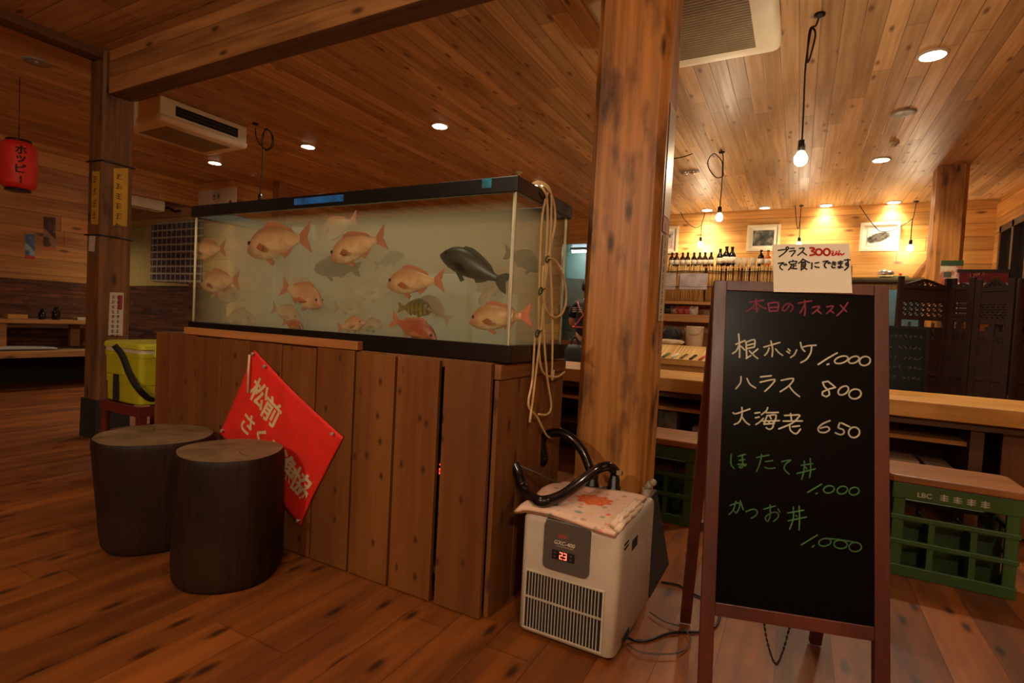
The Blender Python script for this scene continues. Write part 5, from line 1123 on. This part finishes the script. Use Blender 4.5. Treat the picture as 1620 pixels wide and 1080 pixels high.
r = thing('paper_banner', 'white paper banner with pink brush lettering just above the tank frame', 'banner', tuple(q4[0])); MB().hexa(q4+[p+V((0,0.003,0)) for p in q4]).build('sheet', plain('banner_white', '#cdbfa8', 0.7, var=0.03), r)
zt = q4[0].z; xt = q4[0].x
textcol(1, (xt+0.36,4.988,zt-0.15), 0.1, 0.09, r, V((1,0,0)), V((0,0,1)), INK, (0,0,0)); textcol(2, (xt+0.48,4.988,zt-0.14), 0.0, 0.075, r, V((1,0,0)), V((0,0,1)), INK, (0,0,0))
m = MB(); m.flat = True; bps = plain('banner_pink', '#b5505c', 0.7)
for pts in ([(0.06,-0.40),(0.16,-0.36),(0.20,-0.27),(0.26,-0.25),(0.28,-0.33),(0.24,-0.42),(0.34,-0.40)],[(0.36,-0.36),(0.46,-0.34),(0.56,-0.35)],[(0.50,-0.42),(0.55,-0.30),(0.52,-0.27)],[(0.66,-0.36),(0.74,-0.26),(0.80,-0.22),(0.84,-0.28),(0.90,-0.31)],[(0.70,-0.40),(0.80,-0.34),(0.88,-0.36)]):
    m.ribbon([(xt+x,4.988,zt+z+0.02) for x, z in pts], 0.035, (0,-1,0))
m.build('pink_lettering', bps, r)
o = MB().box((-7.0,5.3,2.3),(-6.86,5.44,ZC)).build('timber_stub', plain('stub_wood', '#8a4f28', 0.5), origin=(-6.93,5.37,2.3)); tag(o, 'short reddish timber hanging from the ceiling behind the coiled cord', 'timber')
slab('side_shelf', (-3.9,2.42,0.88),(-2.86,2.75,0.915), PLW, 'wooden ledge board poking out behind the stand above the cool box', 'shelf')
sd = bpy.data.objects['side_shelf']; 
for x in (-3.8,-2.95): MB().box((x-0.03,2.5,0),(x+0.03,2.56,0.88)).build('support', PLW, sd, origin=sd.location)
# scorched post paper strips
xs_ = -0.513
def PS(px, py): return at(px, py, 'x', xs_)
q4 = [PS(1044,372),PS(1052,372),PS(1041,508),PS(1033,508)]
def vstrip(y0, y1, z0, z1, nm, mat, label, chars=None, ink=INK, sz=0.03, step=0.034):
    r = thing(nm, label, 'paper strip', (xs_,(y0+y1)/2,z1)); MB().box((xs_,y0,z0),(xs_+0.0015,y1,z1)).build('strip', mat, r)
    if chars: textcol(chars, V((xs_+0.002,y0+(y1-y0)*0.25,z1-0.05)), step, sz, r, V((0,1,0)), V((0,0,1)), ink, (0.0004,0,0), 0.001)
zA = [zat(1042,y,-0.513,2.25) for y in (170,300,345,372,508)]
vstrip(2.205,2.315,zA[2]+0.005,zA[0],'silver_strip',plain('silver_paper','#a59a88',0.35,0.2),'shiny grey sheet on the side of the scorched post')
vstrip(2.205,2.315,zA[3]+0.01,zA[2],'paper_strip',plain('pink_strip','#b07a64',0.6,var=0.2),'pinkish paper on the side of the scorched post, under the grey sheet',2,PINKC)
vstrip(2.22,2.31,zA[4],zA[3]-0.002,'paper_strip',plain('pale_strip','#b8a684',0.7,var=0.05),'long pale vertical paper strip on the side of the scorched post',14)

# ------------------------------------------------------------------ back wall pictures, hatch, kitchen
FRW = plain('frame_cream', '#d8c8a2', 0.4); MATB = plain('mount_white', '#e3d9c4', 0.7, var=0.02)
def picture(px0, py0, px1, py1, label, art, framec=FRW, tilt=0.03):
    a, b = at(px0, py0, 'y', YB), at(px1, py1, 'y', YB); x0, x1, z0, z1 = a.x, b.x, b.z, a.z
    r = thing('picture_frame', label, 'picture', ((x0+x1)/2,YB,z0)); fw_ = 0.035
    m = MB(); yA, yB_ = YB-0.035, YB-0.004
    m.box((x0,yA,z0),(x0+fw_,yB_,z1)); m.box((x1-fw_,yA,z0),(x1,yB_,z1)); m.box((x0+fw_,yA,z0),(x1-fw_,yB_,z0+fw_)); m.box((x0+fw_,yA,z1-fw_),(x1-fw_,yB_,z1)); m.build('frame', framec, r)
    MB().box((x0+fw_,YB-0.02,z0+fw_),(x1-fw_,YB-0.012,z1-fw_)).build('mount', MATB, r)
    MB().box((x0+0.085,YB-0.0225,z0+0.08),(x1-0.085,YB-0.0205,z1-0.08)).build('artwork', art, r)
    return r
a1 = NT('art_photo'); vec, q = a1.coords(); a1.base(a1.ramp(a1.noise(vec, 7, 4, 0.6), [(0.3, lin('#1c2226')), (0.5, lin('#4a4c48')), (0.7, lin('#a59c8c'))])); a1.rough(0.15)
a2 = NT('art_red'); vec, q = a2.coords(); a2.base(a2.ramp(a2.noise(vec, 5, 3), [(0.35, lin('#2c2c3a')), (0.45, lin('#c9c2b4')), (0.6, lin('#c94a3c'))])); a2.rough(0.3)
a3 = NT('art_fish_print'); vec, q = a3.coords()
e1 = a3.math('ADD', a3.math('POWER', a3.math('MULTIPLY', a3.math('ADD', q['x'], 0.02), 6.2), 2.0), a3.math('POWER', a3.math('MULTIPLY', a3.math('SUBTRACT', a3.math('SUBTRACT', q['z'], 0.19), a3.math('MULTIPLY', q['x'], 0.25)), 14.0), 2.0))
e1 = a3.math('ADD', e1, a3.math('MULTIPLY', a3.noise(vec, 16, 4, 0.7), 1.0))
a3.base(a3.mix(a3.mapr(e1, 1.1, 1.6), a3.ramp(a3.noise(vec, 30, 3), [(0.35, lin('#2e2a24')), (0.7, lin('#6f665a'))]), lin('#e6dcc6'))); a3.rough(0.5)
picture(1046,359,1072,401,'cream framed picture with red, half hidden by the scorched post', a2.m)
picture(1183,357,1233,397,'framed dark photograph on the back wall above the tall dark bottles', a1.m)
picture(1362,353,1421,397,'framed ink fish print on the back wall', a3.m, plain('frame_white', '#dccfb4', 0.4))
hl = thing('hatch_ledge', 'long narrow ledge above the kitchen hatch on the back wall', 'ledge', (1.0,8.8,1.84))
MB().box((0.30,8.66,1.865),(1.9,YB-0.001,1.895)).build('board', plain('ledge_olive', '#7d7048', 0.5), hl); MB().box((0.30,8.66,1.835),(1.9,8.69,1.865)).build('lip', plain('ledge_dark', '#3f3a26', 0.5), hl)
p = at(1402,424,'y',8.76)
o = MB().lathe([(0.055,-0.085),(0.06,-0.08),(0.06,0.08),(0.05,0.085),(0.02,0.10)], (p.x,8.77,1.957), 20, axis='x').build('kettle_tin', plain('bright_tin', '#d8d6d0', 0.12, 0.9), origin=(p.x,8.77,1.896)); tag(o, 'shiny silver tin lying on the hatch ledge under the fish print', 'tin')
p = at(1425,430,'y',8.76)
r = thing('ornament', 'small green and red ornament on the hatch ledge beside the tin', 'ornament', (p.x,8.77,1.896))
MB().box((p.x-0.07,8.74,1.896),(p.x+0.09,8.80,1.93)).build('base', plain('ornament_green', '#6f7d48', 0.5), r); MB().lathe([(0.002,-0.02),(0.02,-0.008),(0.02,0.012),(0.002,0.022)], (p.x,8.77,1.955), 12).build('knob', plain('ornament_red', '#c03a2c', 0.4), r)
a, b = at(1445,428,'y',8.84), at(1468,412,'y',8.84)
tag(MB().bar((a.x,8.86,1.91),(b.x,8.86,b.z+0.02),0.03,0.03).build('wooden_stick', plain('stick_brown', '#8a5428', 0.6), origin=(a.x,8.86,1.9)), 'brown wooden stick leaning on the back wall by the far post', 'stick')
o = MB().grid(lambda u, v: V((0.56+0.62*u, 8.88+0.012*math.sin(60*u), 1.835-0.085*v)), 60, 2).build('short_curtain', plain('curtain_cream', '#d9c48c', 0.8), origin=(0.8,8.88,1.83), solid=0.003); tag(o, 'short cream curtain along the top of the kitchen hatch', 'curtain')
KW = plain('kitchen_teal', '#9db8b0', 0.5, var=0.03)
m = MB(); m.box((-4.6,10.6,0),(2.2,10.7,2.6)); struct(m.build('wall_kitchen', KW))
m = MB(); m.box((-4.7,9.0,0),(-4.6,10.7,2.6)); m.box((2.12,9.0,0),(2.22,10.7,2.6)); struct(m.build('wall_kitchen_side', KW))
m = MB(); m.box((-4.7,9.0,2.6),(2.2,10.7,2.68)); struct(m.build('ceiling_kitchen', KW))
TUBE = lamp_mat('kitchen_tube', (0.85,0.97,1.0), TUBE_L)
for X, lb in ((-3.7,'left'),(1.05,'right')):
    r = thing('tube_lamp', 'cool white tube lamp in the kitchen at '+lb, 'lamp', (X,10.2,2.6)); MB().box((X-0.5,10.12,2.56),(X+0.5,10.28,2.598)).build('housing', WTR, r); MB().cyl((X-0.48,10.2,2.535),(X+0.48,10.2,2.535),0.018,12).build('tube', TUBE, r)
STL = plain('kitchen_steel', '#a9b3b0', 0.3, 0.4)
slab('kitchen_counter', (-4.5,10.1,0.0),(-3.0,10.58,0.9), STL, 'pale steel kitchen counter seen between the tank and the scorched post', 'counter')
slab('kitchen_cabinet', (-4.5,10.25,1.42),(-2.9,10.58,2.0), plain('cabinet_white', '#c9d2cc', 0.4), 'white kitchen wall cabinet seen between the tank and the scorched post', 'cabinet')
slab('kitchen_counter', (0.2,10.1,0.0),(2.0,10.58,0.95), STL, 'steel kitchen counter behind the hatch', 'counter')
o = MB().lathe([(0.10,0),(0.11,0.02),(0.11,0.16),(0.10,0.165)], (0.95,10.3,0.951), 20).build('cooking_pot', plain('pot_steel', '#c4cac8', 0.2, 0.8), origin=(0.95,10.3,0.951)); tag(o, 'steel pot on the kitchen counter behind the hatch', 'pot')

# ------------------------------------------------------------------ carved folding screens, small chalkboard, far signs
SCR = plain('carved_rosewood', '#2c150b', 0.6, spec=0.3, var=0.2)
def screen_panel(owner, A, B, H0, H1, name='panel'):
    A, B = V(A), V(B); d = (B-A); L_ = d.length; d.normalize(); n = V((-d.y, d.x, 0)); th = 0.028
    def Pp(u, z, w_=0.0): return A+d*u+n*w_+V((0,0,z))
    def bx(m, u0, u1, z0, z1, t_=th): m.hexa([Pp(u0,z0,-t_/2),Pp(u1,z0,-t_/2),Pp(u1,z0,t_/2),Pp(u0,z0,t_/2),Pp(u0,z1,-t_/2),Pp(u1,z1,-t_/2),Pp(u1,z1,t_/2),Pp(u0,z1,t_/2)])
    m = MB(); bx(m, 0, 0.045, 0.0, H0+0.09); bx(m, L_-0.045, L_, 0.0, H0+0.09)
    for z in (H0-0.13, H0-0.02, H0-0.30, 0.75, 0.12): bx(m, 0.045, L_-0.045, z, z+0.035)
    bx(m, L_/2-0.02, L_/2+0.02, 0.155, H0-0.30, 0.024); fr_ = m.build(name, SCR, owner, bevel=0.003)
    for q in ((0.045, L_/2-0.02, 0.155, 0.75), (L_/2+0.02, L_-0.045, 0.155, 0.75), (0.045, L_/2-0.02, 0.785, H0-0.36), (L_/2+0.02, L_-0.045, 0.785, H0-0.36), (0.045, L_-0.045, H0-0.10, H0-0.02)):
        m = MB(); bx(m, *q, 0.012); m.build('solid_board', SCR, fr_)
    m = MB(); N = 18   # carved gable: rings between a curved top rail and the frame
    topz = lambda u: H0+0.012+(H1-H0)*1.15*(0.5*math.sin(math.pi*u)**1.6+0.5*(1-abs(2*u-1))**1.2)
    pts = [Pp(0.045+(L_-0.09)*k/N, topz(k/N)) for k in range(N+1)]
    for k in range(N): m.bar(pts[k], pts[k+1]+(pts[k+1]-pts[k])*0.1, 0.026, 0.022)
    def ring(u, z, r_): m.tube([Pp(u+r_*math.cos(k*math.pi/6), z+r_*math.sin(k*math.pi/6)) for k in range(12)], 0.0095, 5, closed=True); m.tube([Pp(u-r_*0.7,z-r_*0.7), Pp(u+r_*0.7,z+r_*0.7)], 0.006, 4)
    nx = max(5, int((L_-0.09)/0.047)); du = (L_-0.09)/nx
    for i in range(nx):
        u = 0.045+du*(i+0.5)
        for z in (H0-0.155, H0-0.20, H0-0.245): ring(u, z, du*0.46)
        z = H0+0.03
        while z < topz((u-0.045)/(L_-0.09))-0.01: ring(u, z, du*0.47); z += du*0.9
        for z0 in (H0-0.42,): 
            if i % 2: ring(u, z0, du*0.40); m.bar(Pp(u,z0-0.05), Pp(u,z0+0.10), 0.012, 0.02)
            m.bar(Pp(u-du/2,z0+0.02), Pp(u+du/2,z0-0.03), 0.03, 0.012)
    m.build('carved_lattice', SCR, fr_)
sc_ = thing('folding_screen', 'dark carved wooden folding screen standing behind the bar counter', 'folding screen', (1.2,6.0,0))
pA = at(1421,455,'y',5.95); pB = at(1503,455,'y',6.15); pC = at(1531,455,'y',6.05); pD = at(1604,455,'y',5.9)
screen_panel(sc_, (pA.x,5.95,0), (pB.x,6.15,0), 1.555, 1.60)
screen_panel(sc_, (pB.x+0.004,6.15,0), (pC.x+0.046,6.02,0), 1.555, 1.575)
screen_panel(sc_, (pC.x+0.05,6.02,0), (pD.x,5.86,0), 1.535, 1.60)
screen_panel(sc_, (pD.x+0.02,5.86,0), (pD.x+0.42,6.05,0), 1.53, 1.56)
cbx = thing('small_chalkboard', 'small dark chalk menu board standing behind the counter in front of the screen', 'chalkboard', (0.72,4.62,0))
o0, o1 = at(1400,514,'y',4.6), at(1471,518,'y',4.6)
def SBp(x, z, d=0.0): return V((x, 4.60+(1.16-z)*-0.12+d, z))
m = MB(); x0, x1 = o0.x, o1.x; 
for a, b, c_, d_ in ((x0,x0+0.02,0.0,1.16),(x1-0.02,x1,0.0,1.16),(x0+0.02,x1-0.02,1.14,1.16),(x0+0.02,x1-0.02,0.42,0.44)):
    m.hexa([SBp(a,c_),SBp(b,c_),SBp(b,c_,0.018),SBp(a,c_,0.018),SBp(a,d_),SBp(b,d_),SBp(b,d_,0.018),SBp(a,d_,0.018)])
m.build('frame', plain('small_board_frame', '#0d0907', 0.6, spec=0.15), cbx)
MB().hexa([SBp(x0+0.02,0.44,0.006),SBp(x1-0.02,0.44,0.006),SBp(x1-0.02,0.44,0.012),SBp(x0+0.02,0.44,0.012),SBp(x0+0.02,1.14,0.006),SBp(x1-0.02,1.14,0.006),SBp(x1-0.02,1.14,0.012),SBp(x0+0.02,1.14,0.012)]).build('board_panel', plain('chalkboard_black', '#040404', 0.3, spec=0.08, var=0), cbx)
m = MB(); m.flat = True; rnd = random.Random(11)
for z in (1.09,1.01,0.94,0.87,0.80):
    x = x0+0.03
    while x < x1-0.04:
        for k in range(3): m.ribbon([SBp(x+rnd.uniform(0,0.012),z+rnd.uniform(-0.012,0.012),0.0045),SBp(x+rnd.uniform(0.012,0.024),z+rnd.uniform(-0.012,0.012),0.0045)], 0.0035, (0,-1,0.12))
        x += rnd.choice((0.028,0.03,0.055))
m.build('chalk_marks', plain('faint_chalk', '#3c3c32', 0.9), cbx)
for x in (x0+0.012, x1-0.012): MB().bar((x,4.62,1.13),(x,4.80,0.0),0.02,0.014,(1,0,0)).build('rear_leg', plain('small_board_frame', '#0d0907', 0.6, spec=0.15), cbx)
a, b = at(1489,412,'y',7.09), at(1520,470,'y',7.09)
r = thing('food_poster', 'pale food poster with green top taped on the far post', 'poster', ((a.x+b.x)/2,7.095,b.z))
MB().box((a.x,7.093,b.z),(b.x,7.097,a.z)).build('sheet', poster_mat('poster_pale', '#c4b293', '#c9633c', '#a8584a', bz=0.9), r)
z1 = at(1500,420,'y',7.09).z; MB().box((a.x,7.091,z1),(b.x,7.093,a.z)).build('green_heading', plain('heading_green', '#26401f', 0.6), r)
z2 = at(1500,441,'y',7.09).z; MB().box((a.x,7.091,b.z),(b.x,7.093,z2)).build('orange_foot', plain('poster_orange', '#b9552f', 0.6, var=0.4), r)
z3, z4 = at(1500,430,'y',7.09).z, at(1500,438,'y',7.09).z; xq = at(1499,432,'y',7.09).x
MB().box((xq-0.03,7.090,z4),(xq+0.03,7.093,z3)).build('dark_motif', plain('motif_dark', '#3f463a', 0.6), r)
a, b = at(1519,426,'y',6.7), at(1600,444,'y',6.7)
r = thing('banner_stand', 'red banner on a black rail rising behind the carved folding screen', 'banner', ((a.x+b.x)/2,6.72,0))
MB().box((a.x-0.02,6.70,a.z-0.03),(b.x,6.73,a.z)).build('top_rail', BLK, r); MB().box((a.x,6.708,b.z-0.02),(b.x-0.02,6.714,a.z-0.03)).build('red_cloth', plain('banner_red', '#7d1420', 0.6, var=0.2), r)
MB().box((a.x+0.03,6.708,b.z-0.32),(b.x-0.02,6.714,b.z-0.02)).build('white_cloth', plain('banner_pale', '#a8a892', 0.6, var=0.25), r)
m = MB(); m.flat = True; m.ribbon(smooth_path([(a.x+0.10,6.7065,b.z+0.03),((a.x+b.x)/2,6.7065,b.z+0.06),(b.x-0.10,6.7065,a.z-0.075),(b.x-0.04,6.7065,a.z-0.09)],6), 0.012, (0,-1,0)); m.ribbon([(a.x+0.09,6.7067,b.z+0.05),((a.x+b.x)/2-0.02,6.7067,b.z+0.065)], 0.03, (0,-1,0)); m.build('pale_swoosh', plain('swoosh', '#a8604c', 0.6), r)
for x in (a.x,b.x-0.02): MB().cyl((x+0.01,6.725,0.0),(x+0.01,6.725,a.z-0.01),0.012,10).build('pole', BLK, r)
MB().box((a.x-0.02,6.60,0.0),(b.x+0.02,6.85,0.02)).build('foot_plate', BLK, r)

# ------------------------------------------------------------------ kitchen worker seen from behind, chair and bag
def skin_fig(name, joints, edges, mat, parent, origin, sub=2, root=0):
    me = bpy.data.meshes.new(name); me.from_pydata([tuple(V(j[0])) for j in joints], edges, []); o = bpy.data.objects.new(name, me); COL.objects.link(o)
    me.materials.append(mat); o.modifiers.new('skin', 'SKIN'); 
    for i, j in enumerate(joints): s = me.skin_vertices[0].data[i]; r_ = j[1]; s.radius = (r_, r_) if not isinstance(r_, tuple) else r_; s.use_root = (i == root)
    o.modifiers['skin'].use_smooth_shade = True
    md = o.modifiers.new('sub', 'SUBSURF'); md.levels = sub; md.render_levels = sub
    ORG[o.name] = V(origin)
    if parent: o.parent = parent
    else: o.location = origin
    return o
SKIN = plain('skin', '#b98664', 0.5, var=0.03); SHIRT = plain('black_happi', '#0e0d12', 0.8); TRO = plain('dark_trousers', '#15151a', 0.8); HAIR = plain('black_hair', '#0a0808', 0.45)
pp = at(929,500,'y',6.7); px_ = pp.x; pr = thing('person', 'person in a black lettered shirt with pink crossed apron straps, seen from behind', 'person', (px_,6.7,0))
J = [((0,0,0.88),(0.14,0.10)),((0,0,1.05),(0.125,0.09)),((0,-0.01,1.24),(0.15,0.10)),((0,0,1.33),(0.08,0.07)),((0,0.01,1.40),0.05),((0,0.03,1.47),(0.070,0.085)),((0,0.03,1.55),(0.078,0.092)),((0,0.02,1.615),(0.045,0.055)),
     ((-0.17,0,1.30),0.055),((-0.235,0.02,1.08),0.043),((-0.20,0.20,0.98),0.034),((-0.18,0.29,0.985),0.026),((0.17,0,1.30),0.055),((0.235,0.02,1.08),0.043),((0.20,0.20,0.98),0.034),((0.18,0.29,0.985),0.026),
     ((-0.09,0,0.80),0.085),((-0.10,0.01,0.45),0.055),((-0.10,-0.02,0.09),0.04),((-0.105,0.12,0.035),0.035),((0.09,0,0.80),0.085),((0.10,0.01,0.45),0.055),((0.10,-0.02,0.09),0.04),((0.105,0.12,0.035),0.035)]
Eg = [(0,1),(1,2),(2,3),(3,4),(4,5),(5,6),(6,7),(3,8),(8,9),(9,10),(10,11),(3,12),(12,13),(13,14),(14,15),(0,16),(16,17),(17,18),(18,19),(0,20),(20,21),(21,22),(22,23)]
body = skin_fig('body', J, Eg, SKIN, pr, (px_,6.7,0))
for sx in (-1,1):
    for k in range(5):
        b0_ = V((sx*0.18+(k-2)*0.014*1.0,0.30,0.985-abs(k-2)*0.003)); ln_ = (0.05,0.068,0.074,0.070,0.055)[k]
        fj = [(b0_,0.009),(b0_+V((0,ln_*0.5,-0.004)),0.0085),(b0_+V((0,ln_*0.9,-0.022)),0.0075)] if not (k == (4 if sx < 0 else 0)) else [(b0_+V((0,-0.03,0)),0.010),(b0_+V((-sx*0.018,0.0,-0.004)),0.009),(b0_+V((-sx*0.02,0.028,-0.01)),0.008)]
        skin_fig('finger', fj, [(0,1),(1,2)], SKIN, body, (px_,6.7,0), 1)
skin_fig('shirt', [((0,0,0.84),(0.165,0.125)),((0,0,1.05),(0.155,0.115)),((0,-0.01,1.24),(0.175,0.122)),((0,0,1.335),(0.095,0.085)),((-0.17,0,1.315),0.078),((-0.225,0.01,1.13),0.072),((0.17,0,1.315),0.078),((0.225,0.01,1.13),0.072)], [(0,1),(1,2),(2,3),(3,4),(4,5),(3,6),(6,7)], SHIRT, pr, (px_,6.7,0))
skin_fig('trousers', [((0,0,0.86),(0.155,0.12)),((-0.09,0,0.78),0.10),((-0.10,0.01,0.45),0.075),((-0.10,-0.02,0.10),0.065),((0.09,0,0.78),0.10),((0.10,0.01,0.45),0.075),((0.10,-0.02,0.10),0.065)], [(0,1),(1,2),(2,3),(0,4),(4,5),(5,6)], TRO, pr, (px_,6.7,0))
L = V((px_,6.7,0)); m = MB()
m.grid(lambda u, v: L+V((0.094*math.cos(2*math.pi*u)*math.sin(math.pi*(0.02+0.62*v)), 0.02-0.010+0.112*math.sin(2*math.pi*u)*math.sin(math.pi*(0.02+0.62*v))*(1.0 if math.sin(2*math.pi*u) < 0.3 else 0.86), 1.555+0.115*math.cos(math.pi*(0.02+0.62*v)))), 28, 14); m.build('hair', HAIR, pr)
m = MB()
for sx in (-1,1):
    m.lathe([(0.002,-0.01),(0.016,-0.004),(0.017,0.004),(0.004,0.01)], L+V((sx*0.082,0.03,1.535)), 12, axis='x')
m.lathe([(0.002,-0.012),(0.012,0),(0.004,0.012)], L+V((0,0.128,1.525)), 10); m.build('ears_and_nose', SKIN, pr)
m = MB()
for sx in (-1,1): m.lathe([(0.001,-0.008),(0.008,0),(0.001,0.008)], L+V((sx*0.03,0.113,1.55)), 10)
m.lathe([(0.001,-0.004),(0.022,0),(0.001,0.004)], L+V((0,0.108,1.488)), 12); m.build('eyes_and_mouth', plain('face_dark', '#3a1a16', 0.5), pr)
APR = plain('apron_pink', '#b5524a', 0.7); m = MB()
for sx in (-1,1): m.tube(smooth_path([L+V((sx*0.13,0.02,1.385)), L+V((sx*0.10,-0.10,1.33)), L+V((0,-0.150,1.18)), L+V((-sx*0.12,-0.125,1.03))],6), 0.010, 6)
m.tube([L+V((0.185*math.cos(k*math.pi/8),0.145*math.sin(k*math.pi/8),1.02)) for k in range(16)], 0.012, 6, closed=True); m.build('apron_straps', APR, pr)
m = MB(); m.flat = True
for k in range(4):
    for j in range(3): 
        x = -0.15+0.085*k; m.ribbon([L+V((x,-0.152,1.22+0.025*j)), L+V((x+0.05,-0.152,1.225+0.025*j))], 0.012, (0,-1,0))
m.build('shirt_lettering', plain('shirt_white', '#c9c2b8', 0.8), pr)
CHW_ = plain('chair_wood', '#6d3018', 0.45)
q_ = at(905,640,'y',5.9); cx = q_.x-0.06
r = thing('wooden_chair', 'reddish wooden chair in the gap between the tank and the scorched post', 'chair', (cx,5.9,0))
MB().box((cx-0.2,5.7,0.42),(cx+0.2,6.1,0.45)).build('seat', CHW_, r, bevel=0.006)
for x in (cx-0.18,cx+0.18):
    MB().box((x-0.018,5.71,0),(x+0.018,5.75,0.86)).build('leg', CHW_, r); MB().box((x-0.018,6.05,0),(x+0.018,6.09,0.42)).build('leg', CHW_, r)
m = MB()
for z in (0.58,0.70,0.82): m.box((cx-0.162,5.72,z),(cx+0.162,5.74,z+0.045))
m.build('backrest', CHW_, r)
bb = at(904,566,'y',5.6)
r = thing('shoulder_bag', 'dark shoulder bag hung on the chair beyond the air tubing', 'bag', (bb.x,5.64,bb.z-0.18)); bg = plain('bag_dark', '#121513', 0.6)
loft([rrect(bb.x-0.10-i,5.58-i*0.3,bb.x+0.13+i,5.695,0.03,z) for z, i in ((bb.z-0.17,-0.03),(bb.z-0.15,-0.005),(bb.z,0.0),(bb.z+0.10,-0.02),(bb.z+0.15,-0.05))]).build('bag_body', bg, r)
MB().tube(smooth_path([(bb.x-0.04,5.64,bb.z+0.14),(bb.x+0.0,5.66,bb.z+0.24),(bb.x+0.06,5.70,bb.z+0.14)],6), 0.012, 6).tube(smooth_path([(bb.x+0.09,5.62,bb.z-0.10),(bb.x+0.07,5.62,bb.z-0.35),(bb.x+0.10,5.63,bb.z-0.42)],6), 0.02, 6).build('strap', bg, r)
